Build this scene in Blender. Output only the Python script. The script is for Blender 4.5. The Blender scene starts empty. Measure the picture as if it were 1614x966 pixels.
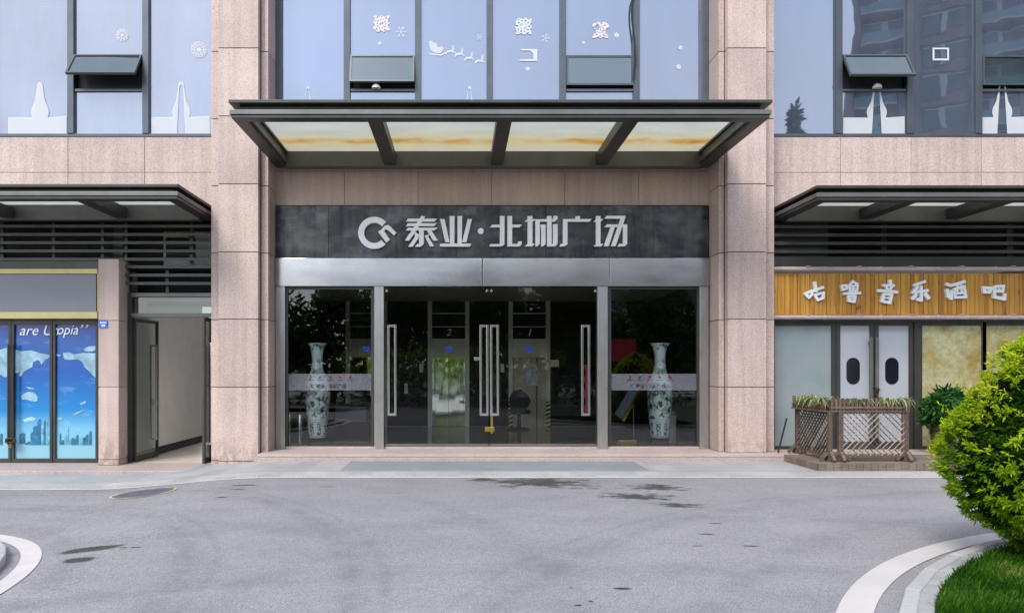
import bpy, bmesh, math, random
from mathutils import Vector, Matrix, noise as mnoise
R = math.radians
random.seed(7)
SC = bpy.context.scene
COL = SC.collection

# ------------------------------------------------------------------ camera
F, CX, CY, ZC, CAMY = 1162.0, 726.0, 580.0, 1.68, -14.0     # focal length in photo pixels, principal point, eye height
cd = bpy.data.cameras.new("camera"); cam = bpy.data.objects.new("camera", cd); COL.objects.link(cam)
cam.location = (0, CAMY, ZC); cam.rotation_euler = (R(90), 0, 0)
cd.sensor_fit = 'HORIZONTAL'; cd.sensor_width = 36.0
cd.lens = F / 1614 * 36
cd.shift_x = (807 - CX) / 1614; cd.shift_y = (CY - 483) / 1614
cd.clip_start = 0.05; cd.clip_end = 4000
SC.camera = cam
# ------------------------------------------------------------------ light
SUN_DIR = Vector((-0.48, -0.78, 1.0)).normalized()          # towards the sun
w = bpy.data.worlds.new("World"); SC.world = w; w.use_nodes = True
nt = w.node_tree; nt.nodes.clear()
wo = nt.nodes.new("ShaderNodeOutputWorld"); bg = nt.nodes.new("ShaderNodeBackground"); sky = nt.nodes.new("ShaderNodeTexSky")
sky.sky_type = 'NISHITA'; sky.sun_disc = False
sky.sun_elevation = math.asin(SUN_DIR.z); sky.sun_rotation = math.atan2(SUN_DIR.x, SUN_DIR.y) % (2 * math.pi)
sky.air_density = 1.0; sky.dust_density = 1.0; sky.ozone_density = 1.0; sky.altitude = 100
bg.inputs[1].default_value = 0.15
veil = nt.nodes.new("ShaderNodeMix"); veil.data_type = 'RGBA'; veil.inputs[0].default_value = 0.62      # a thin even cloud veil over the blue
veil.inputs[7].default_value = (3.1, 3.2, 3.5, 1)
ctc = nt.nodes.new("ShaderNodeTexCoord"); cno = nt.nodes.new("ShaderNodeTexNoise"); cno.inputs['Scale'].default_value = 2.6; cno.inputs['Detail'].default_value = 6; crp = nt.nodes.new("ShaderNodeMapRange")
cmp_ = nt.nodes.new("ShaderNodeMapping"); cmp_.inputs['Scale'].default_value = (1, 1, 2.2); nt.links.new(ctc.outputs['Generated'], cmp_.inputs[0]); nt.links.new(cmp_.outputs[0], cno.inputs['Vector']); nt.links.new(cno.outputs['Fac'], crp.inputs[0])
for k_, v_ in ((1, .32), (2, .68), (3, .42), (4, .85)): crp.inputs[k_].default_value = v_
nt.links.new(crp.outputs[0], veil.inputs[0])
nt.links.new(sky.outputs[0], veil.inputs[6]); nt.links.new(veil.outputs[2], bg.inputs[0]); nt.links.new(bg.outputs[0], wo.inputs[0])
sd = bpy.data.lights.new("sun", 'SUN'); sun = bpy.data.objects.new("sun", sd); COL.objects.link(sun)
sd.energy = 1.0; sd.angle = R(24); sd.color = (1.0, 0.95, 0.88)
sun.rotation_euler = (-SUN_DIR).to_track_quat('-Z', 'Y').to_euler(); sun.location = SUN_DIR * 60
SC.view_settings.view_transform = 'Standard'; SC.view_settings.look = 'None'
SC.view_settings.exposure = 1.76; SC.view_settings.gamma = 1.0; SC.view_settings.use_curve_mapping = False
SC.cycles.max_bounces = 10; SC.cycles.transparent_max_bounces = 16; SC.cycles.glossy_bounces = 5
SC.cycles.use_denoising = True
SC.cycles.caustics_reflective = False; SC.cycles.caustics_refractive = False

# ------------------------------------------------------------------ helpers
def X(px, D): return (px - CX) * D / F
def Z(py, D): return ZC - (py - CY) * D / F
def Yd(D): return D + CAMY
def sstep(a, b, x):
    t = min(1, max(0, (x - a) / (b - a))); return t * t * (3 - 2 * t)
def hgt(x): return -0.185 * (1 - sstep(-5.8, -2.9, x))      # the ground falls a little towards the left shop

class MB:
    def __init__(s): s.v = []; s.f = []; s.m = []; s.a = []
    def face(s, pts, m=0, a=0.0):
        i = len(s.v); s.v += [tuple(p) for p in pts]; s.f.append(tuple(range(i, i + len(pts)))); s.m.append(m); s.a.append(a)
    def box(s, x0, x1, y0, y1, z0, z1, m=0):
        if x0 > x1: x0, x1 = x1, x0
        if y0 > y1: y0, y1 = y1, y0
        if z0 > z1: z0, z1 = z1, z0
        i = len(s.v)
        s.v += [(x0,y0,z0),(x1,y0,z0),(x1,y1,z0),(x0,y1,z0),(x0,y0,z1),(x1,y0,z1),(x1,y1,z1),(x0,y1,z1)]
        for q in ((0,3,2,1),(4,5,6,7),(0,1,5,4),(1,2,6,5),(2,3,7,6),(3,0,4,7)):
            s.f.append(tuple(i + k for k in q)); s.m.append(m); s.a.append(0.0)
        return s
    def prism(s, pts, axis, a, b, m=0):
        """pts: 2-D outline; axis 'y' -> (x,z) outline between y=a and y=b; 'z' -> (x,y); 'x' -> (y,z)"""
        def P(p, t):
            return (p[0], t, p[1]) if axis == 'y' else ((p[0], p[1], t) if axis == 'z' else (t, p[0], p[1]))
        i = len(s.v); n = len(pts)
        s.v += [P(p, a) for p in pts] + [P(p, b) for p in pts]
        s.f.append(tuple(i + k for k in range(n))); s.f.append(tuple(i + n + k for k in reversed(range(n)))); s.m += [m, m]; s.a += [0.0, 0.0]
        for k in range(n):
            q = (k + 1) % n; s.f.append((i + k, i + n + k, i + n + q, i + q)); s.m.append(m); s.a.append(0.0)
        return s
    def bar(s, p, q, wa, wb, m=0, up=(0, 0, 1)):
        p = Vector(p); q = Vector(q); d = (q - p).normalized(); u = Vector(up)
        if abs(d.dot(u)) > .98: u = Vector((1, 0, 0))
        r = d.cross(u).normalized(); u = r.cross(d).normalized()
        i = len(s.v)
        for c in (p, q):
            for (e, g) in ((-1,-1),(1,-1),(1,1),(-1,1)): s.v.append(tuple(c + r * e * wa / 2 + u * g * wb / 2))
        for fq in ((0,1,2,3),(7,6,5,4),(0,4,5,1),(1,5,6,2),(2,6,7,3),(3,7,4,0)):
            s.f.append(tuple(i + k for k in fq)); s.m.append(m); s.a.append(0.0)
        return s
    def tube(s, pts, rads, n=10, m=0):
        pts = [Vector(p) for p in pts]
        if not isinstance(rads, (list, tuple)): rads = [rads] * len(pts)
        i0 = len(s.v); ref = None
        for k, p in enumerate(pts):
            d = (pts[min(k + 1, len(pts) - 1)] - pts[max(k - 1, 0)]).normalized()
            if ref is None:
                ref = d.cross(Vector((0.13, 0.2, 1))); 
                if ref.length < .1: ref = d.cross(Vector((1, 0, 0)))
            a = (ref - d * ref.dot(d)).normalized(); ref = a; b = d.cross(a)
            for j in range(n):
                t = 2 * math.pi * j / n; s.v.append(tuple(p + (a * math.cos(t) + b * math.sin(t)) * rads[k]))
        for k in range(len(pts) - 1):
            for j in range(n):
                q = (j + 1) % n
                s.f.append((i0 + k*n + j, i0 + k*n + q, i0 + (k+1)*n + q, i0 + (k+1)*n + j)); s.m.append(m); s.a.append(0.0)
        s.f.append(tuple(i0 + j for j in reversed(range(n)))); s.m.append(m); s.a.append(0.0)
        e = i0 + (len(pts) - 1) * n; s.f.append(tuple(e + j for j in range(n))); s.m.append(m); s.a.append(0.0)
        return s
    def lathe(s, prof, c, n=40, m=0):
        i0 = len(s.v)
        for r, z in prof:
            for j in range(n):
                t = 2 * math.pi * j / n; s.v.append((c[0] + r * math.cos(t), c[1] + r * math.sin(t), c[2] + z))
        for k in range(len(prof) - 1):
            for j in range(n):
                q = (j + 1) % n; s.f.append((i0 + k*n + j, i0 + k*n + q, i0 + (k+1)*n + q, i0 + (k+1)*n + j)); s.m.append(m); s.a.append(0.0)
        s.f.append(tuple(i0 + j for j in reversed(range(n)))); s.m.append(m); s.a.append(0.0)
        e = i0 + (len(prof) - 1) * n; s.f.append(tuple(e + j for j in range(n))); s.m.append(m); s.a.append(0.0)
        return s
    def build(s, name, mats, parent=None, bevel=0, smooth=False, origin=None, seg=2):
        me = bpy.data.meshes.new(name)
        off = Vector(WL[parent.name]) if parent else Vector(origin or (0, 0, 0))
        me.from_pydata([tuple(Vector(v) - off) for v in s.v], [], s.f)
        if not isinstance(mats, (list, tuple)): mats = [mats]
        for m_ in mats: me.materials.append(m_)
        me.polygons.foreach_set('material_index', s.m)
        if any(s.a):
            at = me.attributes.new('leaf', 'FLOAT', 'FACE'); at.data.foreach_set('value', s.a)
        if smooth: me.polygons.foreach_set('use_smooth', [True] * len(me.polygons))
        o = bpy.data.objects.new(name, me); COL.objects.link(o)
        if parent: o.parent = parent; WL[o.name] = tuple(off)
        else: o.location = off; WL[o.name] = tuple(off)
        if bevel:
            b = o.modifiers.new('bevel', 'BEVEL'); b.width = bevel; b.segments = seg; b.limit_method = 'ANGLE'; b.angle_limit = R(40)
        if smooth:
            try:
                me.set_sharp_from_angle(angle=R(40))
            except Exception: pass
        return o
WL = {}
def tag(o, label=None, cat=None, group=None, kind=None):
    if label: o['label'] = label
    if cat: o['category'] = cat
    if group: o['group'] = group
    if kind: o['kind'] = kind
    return o
def thing(name, label, cat, loc=(0, 0, 0), group=None):
    o = bpy.data.objects.new(name, None); COL.objects.link(o); o.location = loc; o.empty_display_size = .2
    WL[o.name] = tuple(loc); return tag(o, label, cat, group)
def copy_tree(o, parent=None):
    c = o.copy(); COL.objects.link(c)
    if parent: c.parent = parent
    for ch in list(o.children): copy_tree(ch, c)
    return c

# ------------------------------------------------------------------ materials
def new_mat(name):
    m = bpy.data.materials.new(name); m.use_nodes = True; t = m.node_tree; t.nodes.clear()
    o = t.nodes.new("ShaderNodeOutputMaterial"); return m, t, o
class NT:
    def __init__(s, t): s.t = t
    def n(s, ty, **kw):
        x = s.t.nodes.new(ty)
        for k, v in kw.items():
            if k.startswith('i_'):
                key = k[2:].replace('_', ' ')
                x.inputs[int(key) if key.isdigit() else key].default_value = v
            else: setattr(x, k, v)
        return x
    def l(s, a, b): s.t.links.new(a, b)
    def pos(s):
        g = s.n("ShaderNodeNewGeometry"); return g.outputs['Position']
    def mapv(s, vec, scale=(1, 1, 1), loc=(0, 0, 0), rot=(0, 0, 0)):
        m = s.n("ShaderNodeMapping"); m.inputs['Scale'].default_value = scale; m.inputs['Location'].default_value = loc; m.inputs['Rotation'].default_value = rot
        s.l(vec, m.inputs[0]); return m.outputs[0]
    def noise(s, vec, scale, detail=3, rough=.55):
        x = s.n("ShaderNodeTexNoise"); x.inputs['Scale'].default_value = scale; x.inputs['Detail'].default_value = detail; x.inputs['Roughness'].default_value = rough
        s.l(vec, x.inputs['Vector']); return x.outputs['Fac']
    def ramp(s, fac, stops, interp='LINEAR'):
        r = s.n("ShaderNodeValToRGB"); r.color_ramp.interpolation = interp
        e = r.color_ramp.elements
        while len(e) < len(stops): e.new(.5)
        for q, (p, c) in zip(e, stops):
            q.position = p; q.color = (c, c, c, 1) if isinstance(c, (int, float)) else (*c, 1)
        s.l(fac, r.inputs[0]); return r.outputs[0]
    def mix(s, fac, a, b, mode='MIX'):
        x = s.n("ShaderNodeMix", data_type='RGBA', blend_type=mode)
        for v, k in ((fac, 0), (a, 6), (b, 7)):
            if isinstance(v, (int, float)): x.inputs[k].default_value = v if k == 0 else (v, v, v, 1)
            elif isinstance(v, tuple): x.inputs[k].default_value = (*v, 1)
            else: s.l(v, x.inputs[k])
        return x.outputs[2]
    def math(s, op, a, b=0.0, clamp=False):
        x = s.n("ShaderNodeMath", operation=op, use_clamp=clamp)
        for v, k in ((a, 0), (b, 1)):
            if isinstance(v, (int, float)): x.inputs[k].default_value = v
            else: s.l(v, x.inputs[k])
        return x.outputs[0]
    def bump(s, h, strength=.2, dist=.01):
        b = s.n("ShaderNodeBump"); b.inputs['Strength'].default_value = strength; b.inputs['Distance'].default_value = dist
        s.l(h, b.inputs['Height']); return b.outputs[0]
def pbr(name, col, rough=.5, metal=0, vary=.15, vscale=3.0, fine=.0, fscale=120, bump=0, bscale=60, stretch=(1, 1, 1), spec=.5, emit=None, coat=0, rvary=0, dirt=None):
    m, t, o = new_mat(name); k = NT(t)
    p = k.n("ShaderNodeBsdfPrincipled"); k.l(p.outputs[0], o.inputs[0])
    v = k.mapv(k.pos(), stretch)
    c = k.mix(1.0, col, k.ramp(k.noise(v, vscale, 4), [(.3, 1 - vary), (.7, 1 + vary)]), 'MULTIPLY')
    if fine: c = k.mix(1.0, c, k.ramp(k.noise(v, fscale, 2), [(.3, 1 - fine), (.7, 1 + fine)]), 'MULTIPLY')
    if dirt:
        c = k.mix(k.ramp(k.noise(k.mapv(k.pos(), (3, 3, .5)), 1.6, 5, .65), [(.5, 0), (.75, dirt[1])]), c, dirt[0])
    k.l(c, p.inputs['Base Color'])
    p.inputs['Roughness'].default_value = rough; p.inputs['Metallic'].default_value = metal
    p.inputs['Specular IOR Level'].default_value = spec; p.inputs['Coat Weight'].default_value = coat
    if rvary: k.l(k.ramp(k.noise(v, vscale * 1.7, 4), [(.3, max(0, rough - rvary)), (.7, rough + rvary)]), p.inputs['Roughness'])
    if bump: k.l(k.bump(k.noise(v, bscale, 3), bump, .004), p.inputs['Normal'])
    if emit:
        p.inputs['Emission Color'].default_value = (*emit[0], 1); p.inputs['Emission Strength'].default_value = emit[1]
    return m
def granite(name, col, speck=.32, streak=True):
    m, t, o = new_mat(name); k = NT(t); p = k.n("ShaderNodeBsdfPrincipled"); k.l(p.outputs[0], o.inputs[0])
    g = k.pos()
    s1 = k.ramp(k.noise(g, 54, 4, .75), [(.34, 1 - speck * 1.15), (.5, 1.0), (.68, 1 + speck * .8)])
    s2 = k.ramp(k.noise(g, 1.1, 5, .6), [(.3, .90), (.7, 1.07)])
    s3 = k.ramp(k.noise(k.mapv(g, (7, 7, .35)), 1.0, 5, .6), [(.35, .88), (.6, 1.03)])
    c = k.mix(1, k.mix(1, col, s1, 'MULTIPLY'), s2, 'MULTIPLY')
    if streak: c = k.mix(1, c, s3, 'MULTIPLY')
    # tile to tile tone
    vo = k.n("ShaderNodeObjectInfo")
    isl = k.n("ShaderNodeNewGeometry")
    c = k.mix(1, c, k.ramp(isl.outputs['Random Per Island'], [(0, .87), (1, 1.10)]), 'MULTIPLY')
    # grime near the ground
    sx = k.n("ShaderNodeSeparateXYZ"); k.l(g, sx.inputs[0])
    low = k.math('MULTIPLY', k.ramp(sx.outputs[2], [(.0, 1.0), (.55, 0.0)]), k.ramp(k.noise(k.mapv(g, (4, 4, 2)), 2.2, 5, .7), [(.42, 0), (.62, .75)]))
    if streak: c = k.mix(low, c, (.20, .145, .10))
    k.l(c, p.inputs['Base Color']); p.inputs['Roughness'].default_value = .55; p.inputs['Specular IOR Level'].default_value = .35
    k.l(k.bump(k.noise(g, 90, 3), .12, .003), p.inputs['Normal'])
    return m
M = {}
M['stone'] = granite('pink_granite', (.49, .380, .338))
M['joint'] = pbr('joint_mortar', (.09, .06, .05), .9)
M['step'] = granite('step_granite', (.42, .34, .31), .3, False)
M['paving'] = granite('pale_paving', (.33, .335, .345), .14, False)
M['kerb'] = granite('pale_kerb', (.37, .365, .36), .18, False)
M['alu'] = pbr('dark_aluminium', (.045, .044, .040), .42, .25, .2, 2.0, .06)
M['alu_pale'] = pbr('grey_aluminium', (.135, .135, .125), .45, .35, .15, 2.0, .06)
M['mull'] = pbr('window_mullion', (.075, .09, .105), .4, .4, .15, 2)
M['steel'] = pbr('brushed_steel', (.40, .38, .375), .20, .9, .16, .9, .12, 40, .35, 1.1, (1, 1, 2.5), rvary=.03)
M['steelv'] = pbr('brushed_steel_upright', (.43, .41, .385), .33, .85, .10, 2.5, .08, 60, 0, 1, (12, 12, 1), rvary=.06)
M['chrome'] = pbr('polished_steel', (.56, .56, .56), .18, .9, .05)
M['black'] = pbr('black_gap', (.012, .012, .013), .7, 0, .1)
M['dark'] = pbr('dark_interior', (.012, .012, .013), .8, 0, .2)
M['marble'] = pbr('black_marble', (.010, .009, .009), .22, 0, .5, 2.0, .4, 30, spec=.2)
M['lobbyfloor'] = pbr('polished_floor', (.42, .35, .28), .10, 0, .2, 2.0, .1, 40)
M['lobbyceil'] = pbr('lobby_ceiling', (.34, .28, .23), .6, 0, .06)
M['liftframe'] = pbr('lift_frame', (.60, .55, .45), .4, .1, .1)
M['liftpanel'] = pbr('lift_header', (.66, .60, .52), .45, .0, .1)
M['liftdoor'] = pbr('lift_door_steel', (.80, .80, .74),   .05, 1.0, .06, 3, 0, 1, .02, 1.2, rvary=.02)
M['brass'] = pbr('brass', (.62, .42, .12), .28, 1.0, .1)
M['white'] = pbr('white_letter', (.86, .86, .85), .5, 0, .05)
M['sticker'] = pbr('frosted_sticker', (.50, .53, .58), .6, 0, .10, 9)
M['sticker_pink'] = pbr('pink_sticker', (.56, .51, .55), .6, 0, .16, 30)
M['wallwhite'] = pbr('white_wall', (.80, .76, .71), .8, 0, .05)
M['beigefloor'] = pbr('corridor_floor', (.50, .44, .34), .4, 0, .08)
M['louvre'] = pbr('louvre_slat', (.065, .063, .058), .5, .2, .2, 3)
M['bamboo'] = pbr('painted_pole', (.46, .36, .35), .4, 0, .15, 4, .1, 30)
M['blue'] = pbr('blue_plate', (.03, .12, .52), .4)
M['yellow'] = pbr('hazard_yellow', (.80, .66, .10), .5)
M['bluescreen'] = pbr('display_screen', (.01, .02, .12), .3, emit=((.05, .12, .8), .10))
M['wooddoor'] = pbr('brown_door', (.46, .35, .26), .5, 0, .12, 2, stretch=(6, 6, .6))
M['poster'] = pbr('poster_paper', (.5, .52, .52), .6, 0, .5, 9)
M['plate'] = pbr('beige_plate', (.75, .70, .48), .5)
M['bark'] = pbr('bark', (.09, .065, .045), .9, 0, .3, 8)
M['red'] = pbr('red_paint', (.50, .03, .035), .5)
M['pot'] = pbr('brown_pot', (.05, .03, .022), .5, 0, .2)
M['fabric'] = pbr('dark_fabric', (.018, .018, .02), .85)
M['desk'] = pbr('blue_grey_panel', (.09, .12, .15), .5, 0, .1)
M['acwhite'] = pbr('ac_casing', (.34, .34, .31), .5, 0, .15)

def window_glass(name, body, tint, fac):
    m, t, o = new_mat(name); k = NT(t)
    d = k.n("ShaderNodeBsdfDiffuse"); g = k.n("ShaderNodeBsdfGlossy"); mx = k.n("ShaderNodeMixShader")
    p = k.pos()
    k.l(k.mix(1, body, k.ramp(k.noise(k.mapv(p, (.8, .8, .22)), 1.3, 6, .65), [(.3, .72), (.7, 1.28)]), 'MULTIPLY'), d.inputs[0])
    g.inputs[0].default_value = (*tint, 1); g.inputs['Roughness'].default_value = .015
    k.l(k.bump(k.noise(p, .9, 2), .12, .02), g.inputs['Normal'])
    mx.inputs[0].default_value = fac
    k.l(d.outputs[0], mx.inputs[1]); k.l(g.outputs[0], mx.inputs[2]); k.l(mx.outputs[0], o.inputs[0]); return m
M['glass_up'] = window_glass('coated_window_glass', (.12, .145, .20), (.36, .38, .43), .60)
M['glass_pale'] = window_glass('pale_window_glass', (.20, .22, .27), (.36, .37, .405), .60)  # diffuse body paler than in the other bays
M['glass_sash'] = window_glass('sash_glass', (.06, .08, .09), (.25, .29, .30), .50)
def clear_glass(name, tint=(.93, .97, .95), mult=1.5, base=.02):
    m, t, o = new_mat(name); k = NT(t)
    tr = k.n("ShaderNodeBsdfTransparent"); g = k.n("ShaderNodeBsdfGlossy"); mx = k.n("ShaderNodeMixShader"); fr = k.n("ShaderNodeFresnel"); fr.inputs[0].default_value = 1.5
    tr.inputs[0].default_value = (*tint, 1); g.inputs['Roughness'].default_value = .0; g.inputs[0].default_value = (1, 1, 1, 1)
    k.l(k.bump(k.noise(k.pos(), .8, 2), .05, .02), g.inputs['Normal'])
    k.l(k.math('ADD', k.math('MULTIPLY', fr.outputs[0], mult), base, True), mx.inputs[0])
    k.l(tr.outputs[0], mx.inputs[1]); k.l(g.outputs[0], mx.inputs[2]); k.l(mx.outputs[0], o.inputs[0]); return m
M['glass'] = clear_glass('clear_glass')
M['glass_door'] = clear_glass('door_glass', (.90, .96, .93), 1.0, .0)
def frosted_film(name, col, alpha):
    m, t, o = new_mat(name); k = NT(t)
    tr = k.n("ShaderNodeBsdfTransparent"); d = k.n("ShaderNodeBsdfDiffuse"); mx = k.n("ShaderNodeMixShader")
    d.inputs[0].default_value = (*col, 1); mx.inputs[0].default_value = alpha
    k.l(tr.outputs[0], mx.inputs[1]); k.l(d.outputs[0], mx.inputs[2]); k.l(mx.outputs[0], o.inputs[0]); return m
M['film'] = frosted_film('frosted_film', (.60, .61, .70), .19)
M['filmtext'] = frosted_film('film_text', (.05, .05, .06), .75)
M['filmred'] = frosted_film('film_icon', (.16, .04, .05), .75)
M['icesticker'] = frosted_film('frost_sticker', (.72, .74, .76), .62)
M['icethin'] = frosted_film('thin_frost_sticker', (.76, .78, .82), .6)

def canopy_glass(name, stain):
    m, t, o = new_mat(name); k = NT(t); p = k.pos()
    d = k.n("ShaderNodeBsdfDiffuse"); tl = k.n("ShaderNodeBsdfTranslucent"); mx = k.n("ShaderNodeMixShader"); mx.inputs[0].default_value = .78
    c = k.mix(k.ramp(k.noise(k.mapv(p, (1.2, 3, 1)), 1.2, 5, .6), [(.3, 0), (.7, 1)]), (.62, .645, .62), (.70, .715, .67))
    if stain:
        sx = k.n("ShaderNodeSeparateXYZ"); k.l(p, sx.inputs[0])
        yy = k.math('ADD', sx.outputs[1], k.math('MULTIPLY', k.math('SUBTRACT', k.noise(k.mapv(p, (1.0, .6, 1)), 1.7, 4, .6), .5), .55))
        band = k.math('SUBTRACT', 1.0, k.math('DIVIDE', k.math('ABSOLUTE', k.math('ADD', yy, .82)), .22), True)
        halo = k.math('SUBTRACT', 1.0, k.math('DIVIDE', k.math('ABSOLUTE', k.math('ADD', yy, .75)), .75), True)
        spots = k.ramp(k.noise(k.mapv(p, (1.1, .4, 1), (3.1, 0, 0)), .9, 3, .6), [(.40, .05), (.66, 1)])
        c = k.mix(k.math('MULTIPLY', halo, .45), c, (.80, .66, .30))
        c = k.mix(k.math('MULTIPLY', k.math('MULTIPLY', band, spots), .9), c, (.62, .34, .05))
        specks = k.ramp(k.noise(p, 9, 2, .8), [(.73, 0), (.76, .5)])
        c = k.mix(specks, c, (.22, .20, .15))
    k.l(c, d.inputs[0]); k.l(c, tl.inputs[0]); k.l(d.outputs[0], mx.inputs[1]); k.l(tl.outputs[0], mx.inputs[2]); k.l(mx.outputs[0], o.inputs[0]); return m
M['canopy_stained'] = canopy_glass('stained_canopy_glass', True)
M['canopy_clean'] = canopy_glass('frosted_canopy_glass', False)

def sign_metal():
    m, t, o = new_mat('dark_sign_metal'); k = NT(t); p = k.n("ShaderNodeBsdfPrincipled"); k.l(p.outputs[0], o.inputs[0]); g = k.pos()
    n1 = k.ramp(k.noise(k.mapv(g, (.9, 1, 1.6)), 1.6, 6, .65), [(.46, 0), (.72, 1)])
    n2 = k.ramp(k.noise(k.mapv(g, (9, 1, .8)), 1.2, 4, .6), [(.4, 0), (.75, 1)])
    c = k.mix(n1, (.022, .023, .026), (.105, .10, .10)); c = k.mix(k.math('MULTIPLY', n2, .35), c, (.14, .115, .085))
    k.l(c, p.inputs['Base Color']); p.inputs['Metallic'].default_value = .6
    k.l(k.ramp(k.noise(g, 2.5, 4), [(.3, .18), (.7, .42)]), p.inputs['Roughness']); return m
M['signmetal'] = sign_metal()

def wood_planks():
    m, t, o = new_mat('varnished_planks'); k = NT(t); p = k.n("ShaderNodeBsdfPrincipled"); k.l(p.outputs[0], o.inputs[0]); g = k.pos()
    isl = k.n("ShaderNodeNewGeometry")
    base = k.ramp(isl.outputs['Random Per Island'], [(0, (.38, .165, .02)), (.35, (.55, .26, .035)), (.7, (.62, .31, .05)), (1, (.52, .23, .04))])
    grain = k.ramp(k.noise(k.mapv(g, (40, 1, 1.6)), 1.5, 4, .6), [(.3, .72), (.65, 1.08)])
    knots = k.ramp(k.noise(k.mapv(g, (9, 1, 4)), 1.0, 3, .6), [(.64, 0), (.72, .85)])
    c = k.mix(knots, k.mix(1, base, grain, 'MULTIPLY'), (.10, .04, .012))
    k.l(c, p.inputs['Base Color']); p.inputs['Roughness'].default_value = .45; return m
M['planks'] = wood_planks()
def old_wood(name, a, b, stretch):
    m, t, o = new_mat(name); k = NT(t); p = k.n("ShaderNodeBsdfPrincipled"); k.l(p.outputs[0], o.inputs[0]); g = k.pos()
    isl = k.n("ShaderNodeNewGeometry")
    c = k.mix(isl.outputs['Random Per Island'], a, b)
    c = k.mix(1, c, k.ramp(k.noise(k.mapv(g, stretch), 2, 5, .65), [(.3, .6), (.7, 1.25)]), 'MULTIPLY')
    k.l(c, p.inputs['Base Color']); p.inputs['Roughness'].default_value = .8; return m
M['deck'] = old_wood('weathered_deck', (.13, .095, .07), (.20, .155, .125), (2, 14, 14))
M['lattice'] = old_wood('weathered_lattice', (.075, .05, .036), (.15, .105, .078), (9, 9, 9))
M['lattice_pale'] = old_wood('faded_lattice', (.30, .24, .205), (.42, .35, .31), (9, 9, 9))

def bar_panel(name, kind):
    m, t, o = new_mat(name); k = NT(t); p = k.n("ShaderNodeBsdfPrincipled"); k.l(p.outputs[0], o.inputs[0]); g = k.pos()
    if kind == 'grey':
        c = k.mix(k.ramp(k.noise(g, .8, 4), [(.3, 0), (.7, 1)]), (.22, .27, .275), (.31, .345, .345))
        c = k.mix(1, c, k.ramp(k.noise(g, 60, 2), [(.3, .95), (.7, 1.05)]), 'MULTIPLY')
    elif kind == 'door':
        c = k.mix(k.ramp(k.noise(g, .8, 4), [(.3, 0), (.7, 1)]), (.34, .37, .41), (.41, .43, .46))
    else:
        c = k.mix(k.ramp(k.noise(k.mapv(g, (1.5, 1, 1.1)), 1.6, 6, .7), [(.36, 0), (.6, 1)]), (.30, .21, .045), (.43, .42, .24))
        c = k.mix(1, c, k.ramp(k.noise(g, 14, 4, .7), [(.3, .72), (.65, 1.12)]), 'MULTIPLY')
    k.l(c, p.inputs['Base Color']); p.inputs['Roughness'].default_value = .22 if kind != 'yellow' else .35; p.inputs['Specular IOR Level'].default_value = .5; return m
M['panelgrey'] = bar_panel('grey_film_glass', 'grey'); M['paneldoor'] = bar_panel('pale_film_glass', 'door'); M['panelyellow'] = bar_panel('yellow_paper_glass', 'yellow')

def poster_blue():
    m, t, o = new_mat('blue_world_poster'); k = NT(t); p = k.n("ShaderNodeBsdfPrincipled"); k.l(p.outputs[0], o.inputs[0]); g = k.pos()
    sx = k.n("ShaderNodeSeparateXYZ"); k.l(g, sx.inputs[0])
    zz = k.math('DIVIDE', k.math('SUBTRACT', sx.outputs[2], 0.0), 2.6)
    c = k.ramp(zz, [(0, (.24, .46, .55)), (.13, (.19, .45, .58)), (.20, (.16, .43, .60)), (.34, (.010, .20, .50)), (.62, (.002, .085, .37)), (.85, (.006, .085, .35)), (.95, (.004, .022, .24)), (1, (.004, .02, .26))])
    cl = k.ramp(k.noise(k.mapv(g, (1.3, 1, 3.2)), 1.5, 6, .65), [(.56, 0), (.85, .4)])
    c = k.mix(cl, c, (.45, .70, .82))
    k.l(c, p.inputs['Base Color']); p.inputs['Roughness'].default_value = .2; return m
M['poster_blue'] = poster_blue()
M['poster_land'] = pbr('poster_land', (.27, .45, .55), .3, 0, .35, 5)
M['poster_city'] = pbr('poster_city', (.02, .14, .26), .3, 0, .5, 14)
M['poster_city_pale'] = pbr('poster_city_pale', (.14, .40, .55), .3, 0, .4, 14)
M['poster_text'] = pbr('poster_text', (.72, .78, .86), .4)
M['signframe'] = pbr('pale_yellow_trim', (.58, .50, .22), .5, 0, .12, 2)
M['signgrey'] = pbr('blank_grey_board', (.215, .22, .245), .5, 0, .03)

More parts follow.
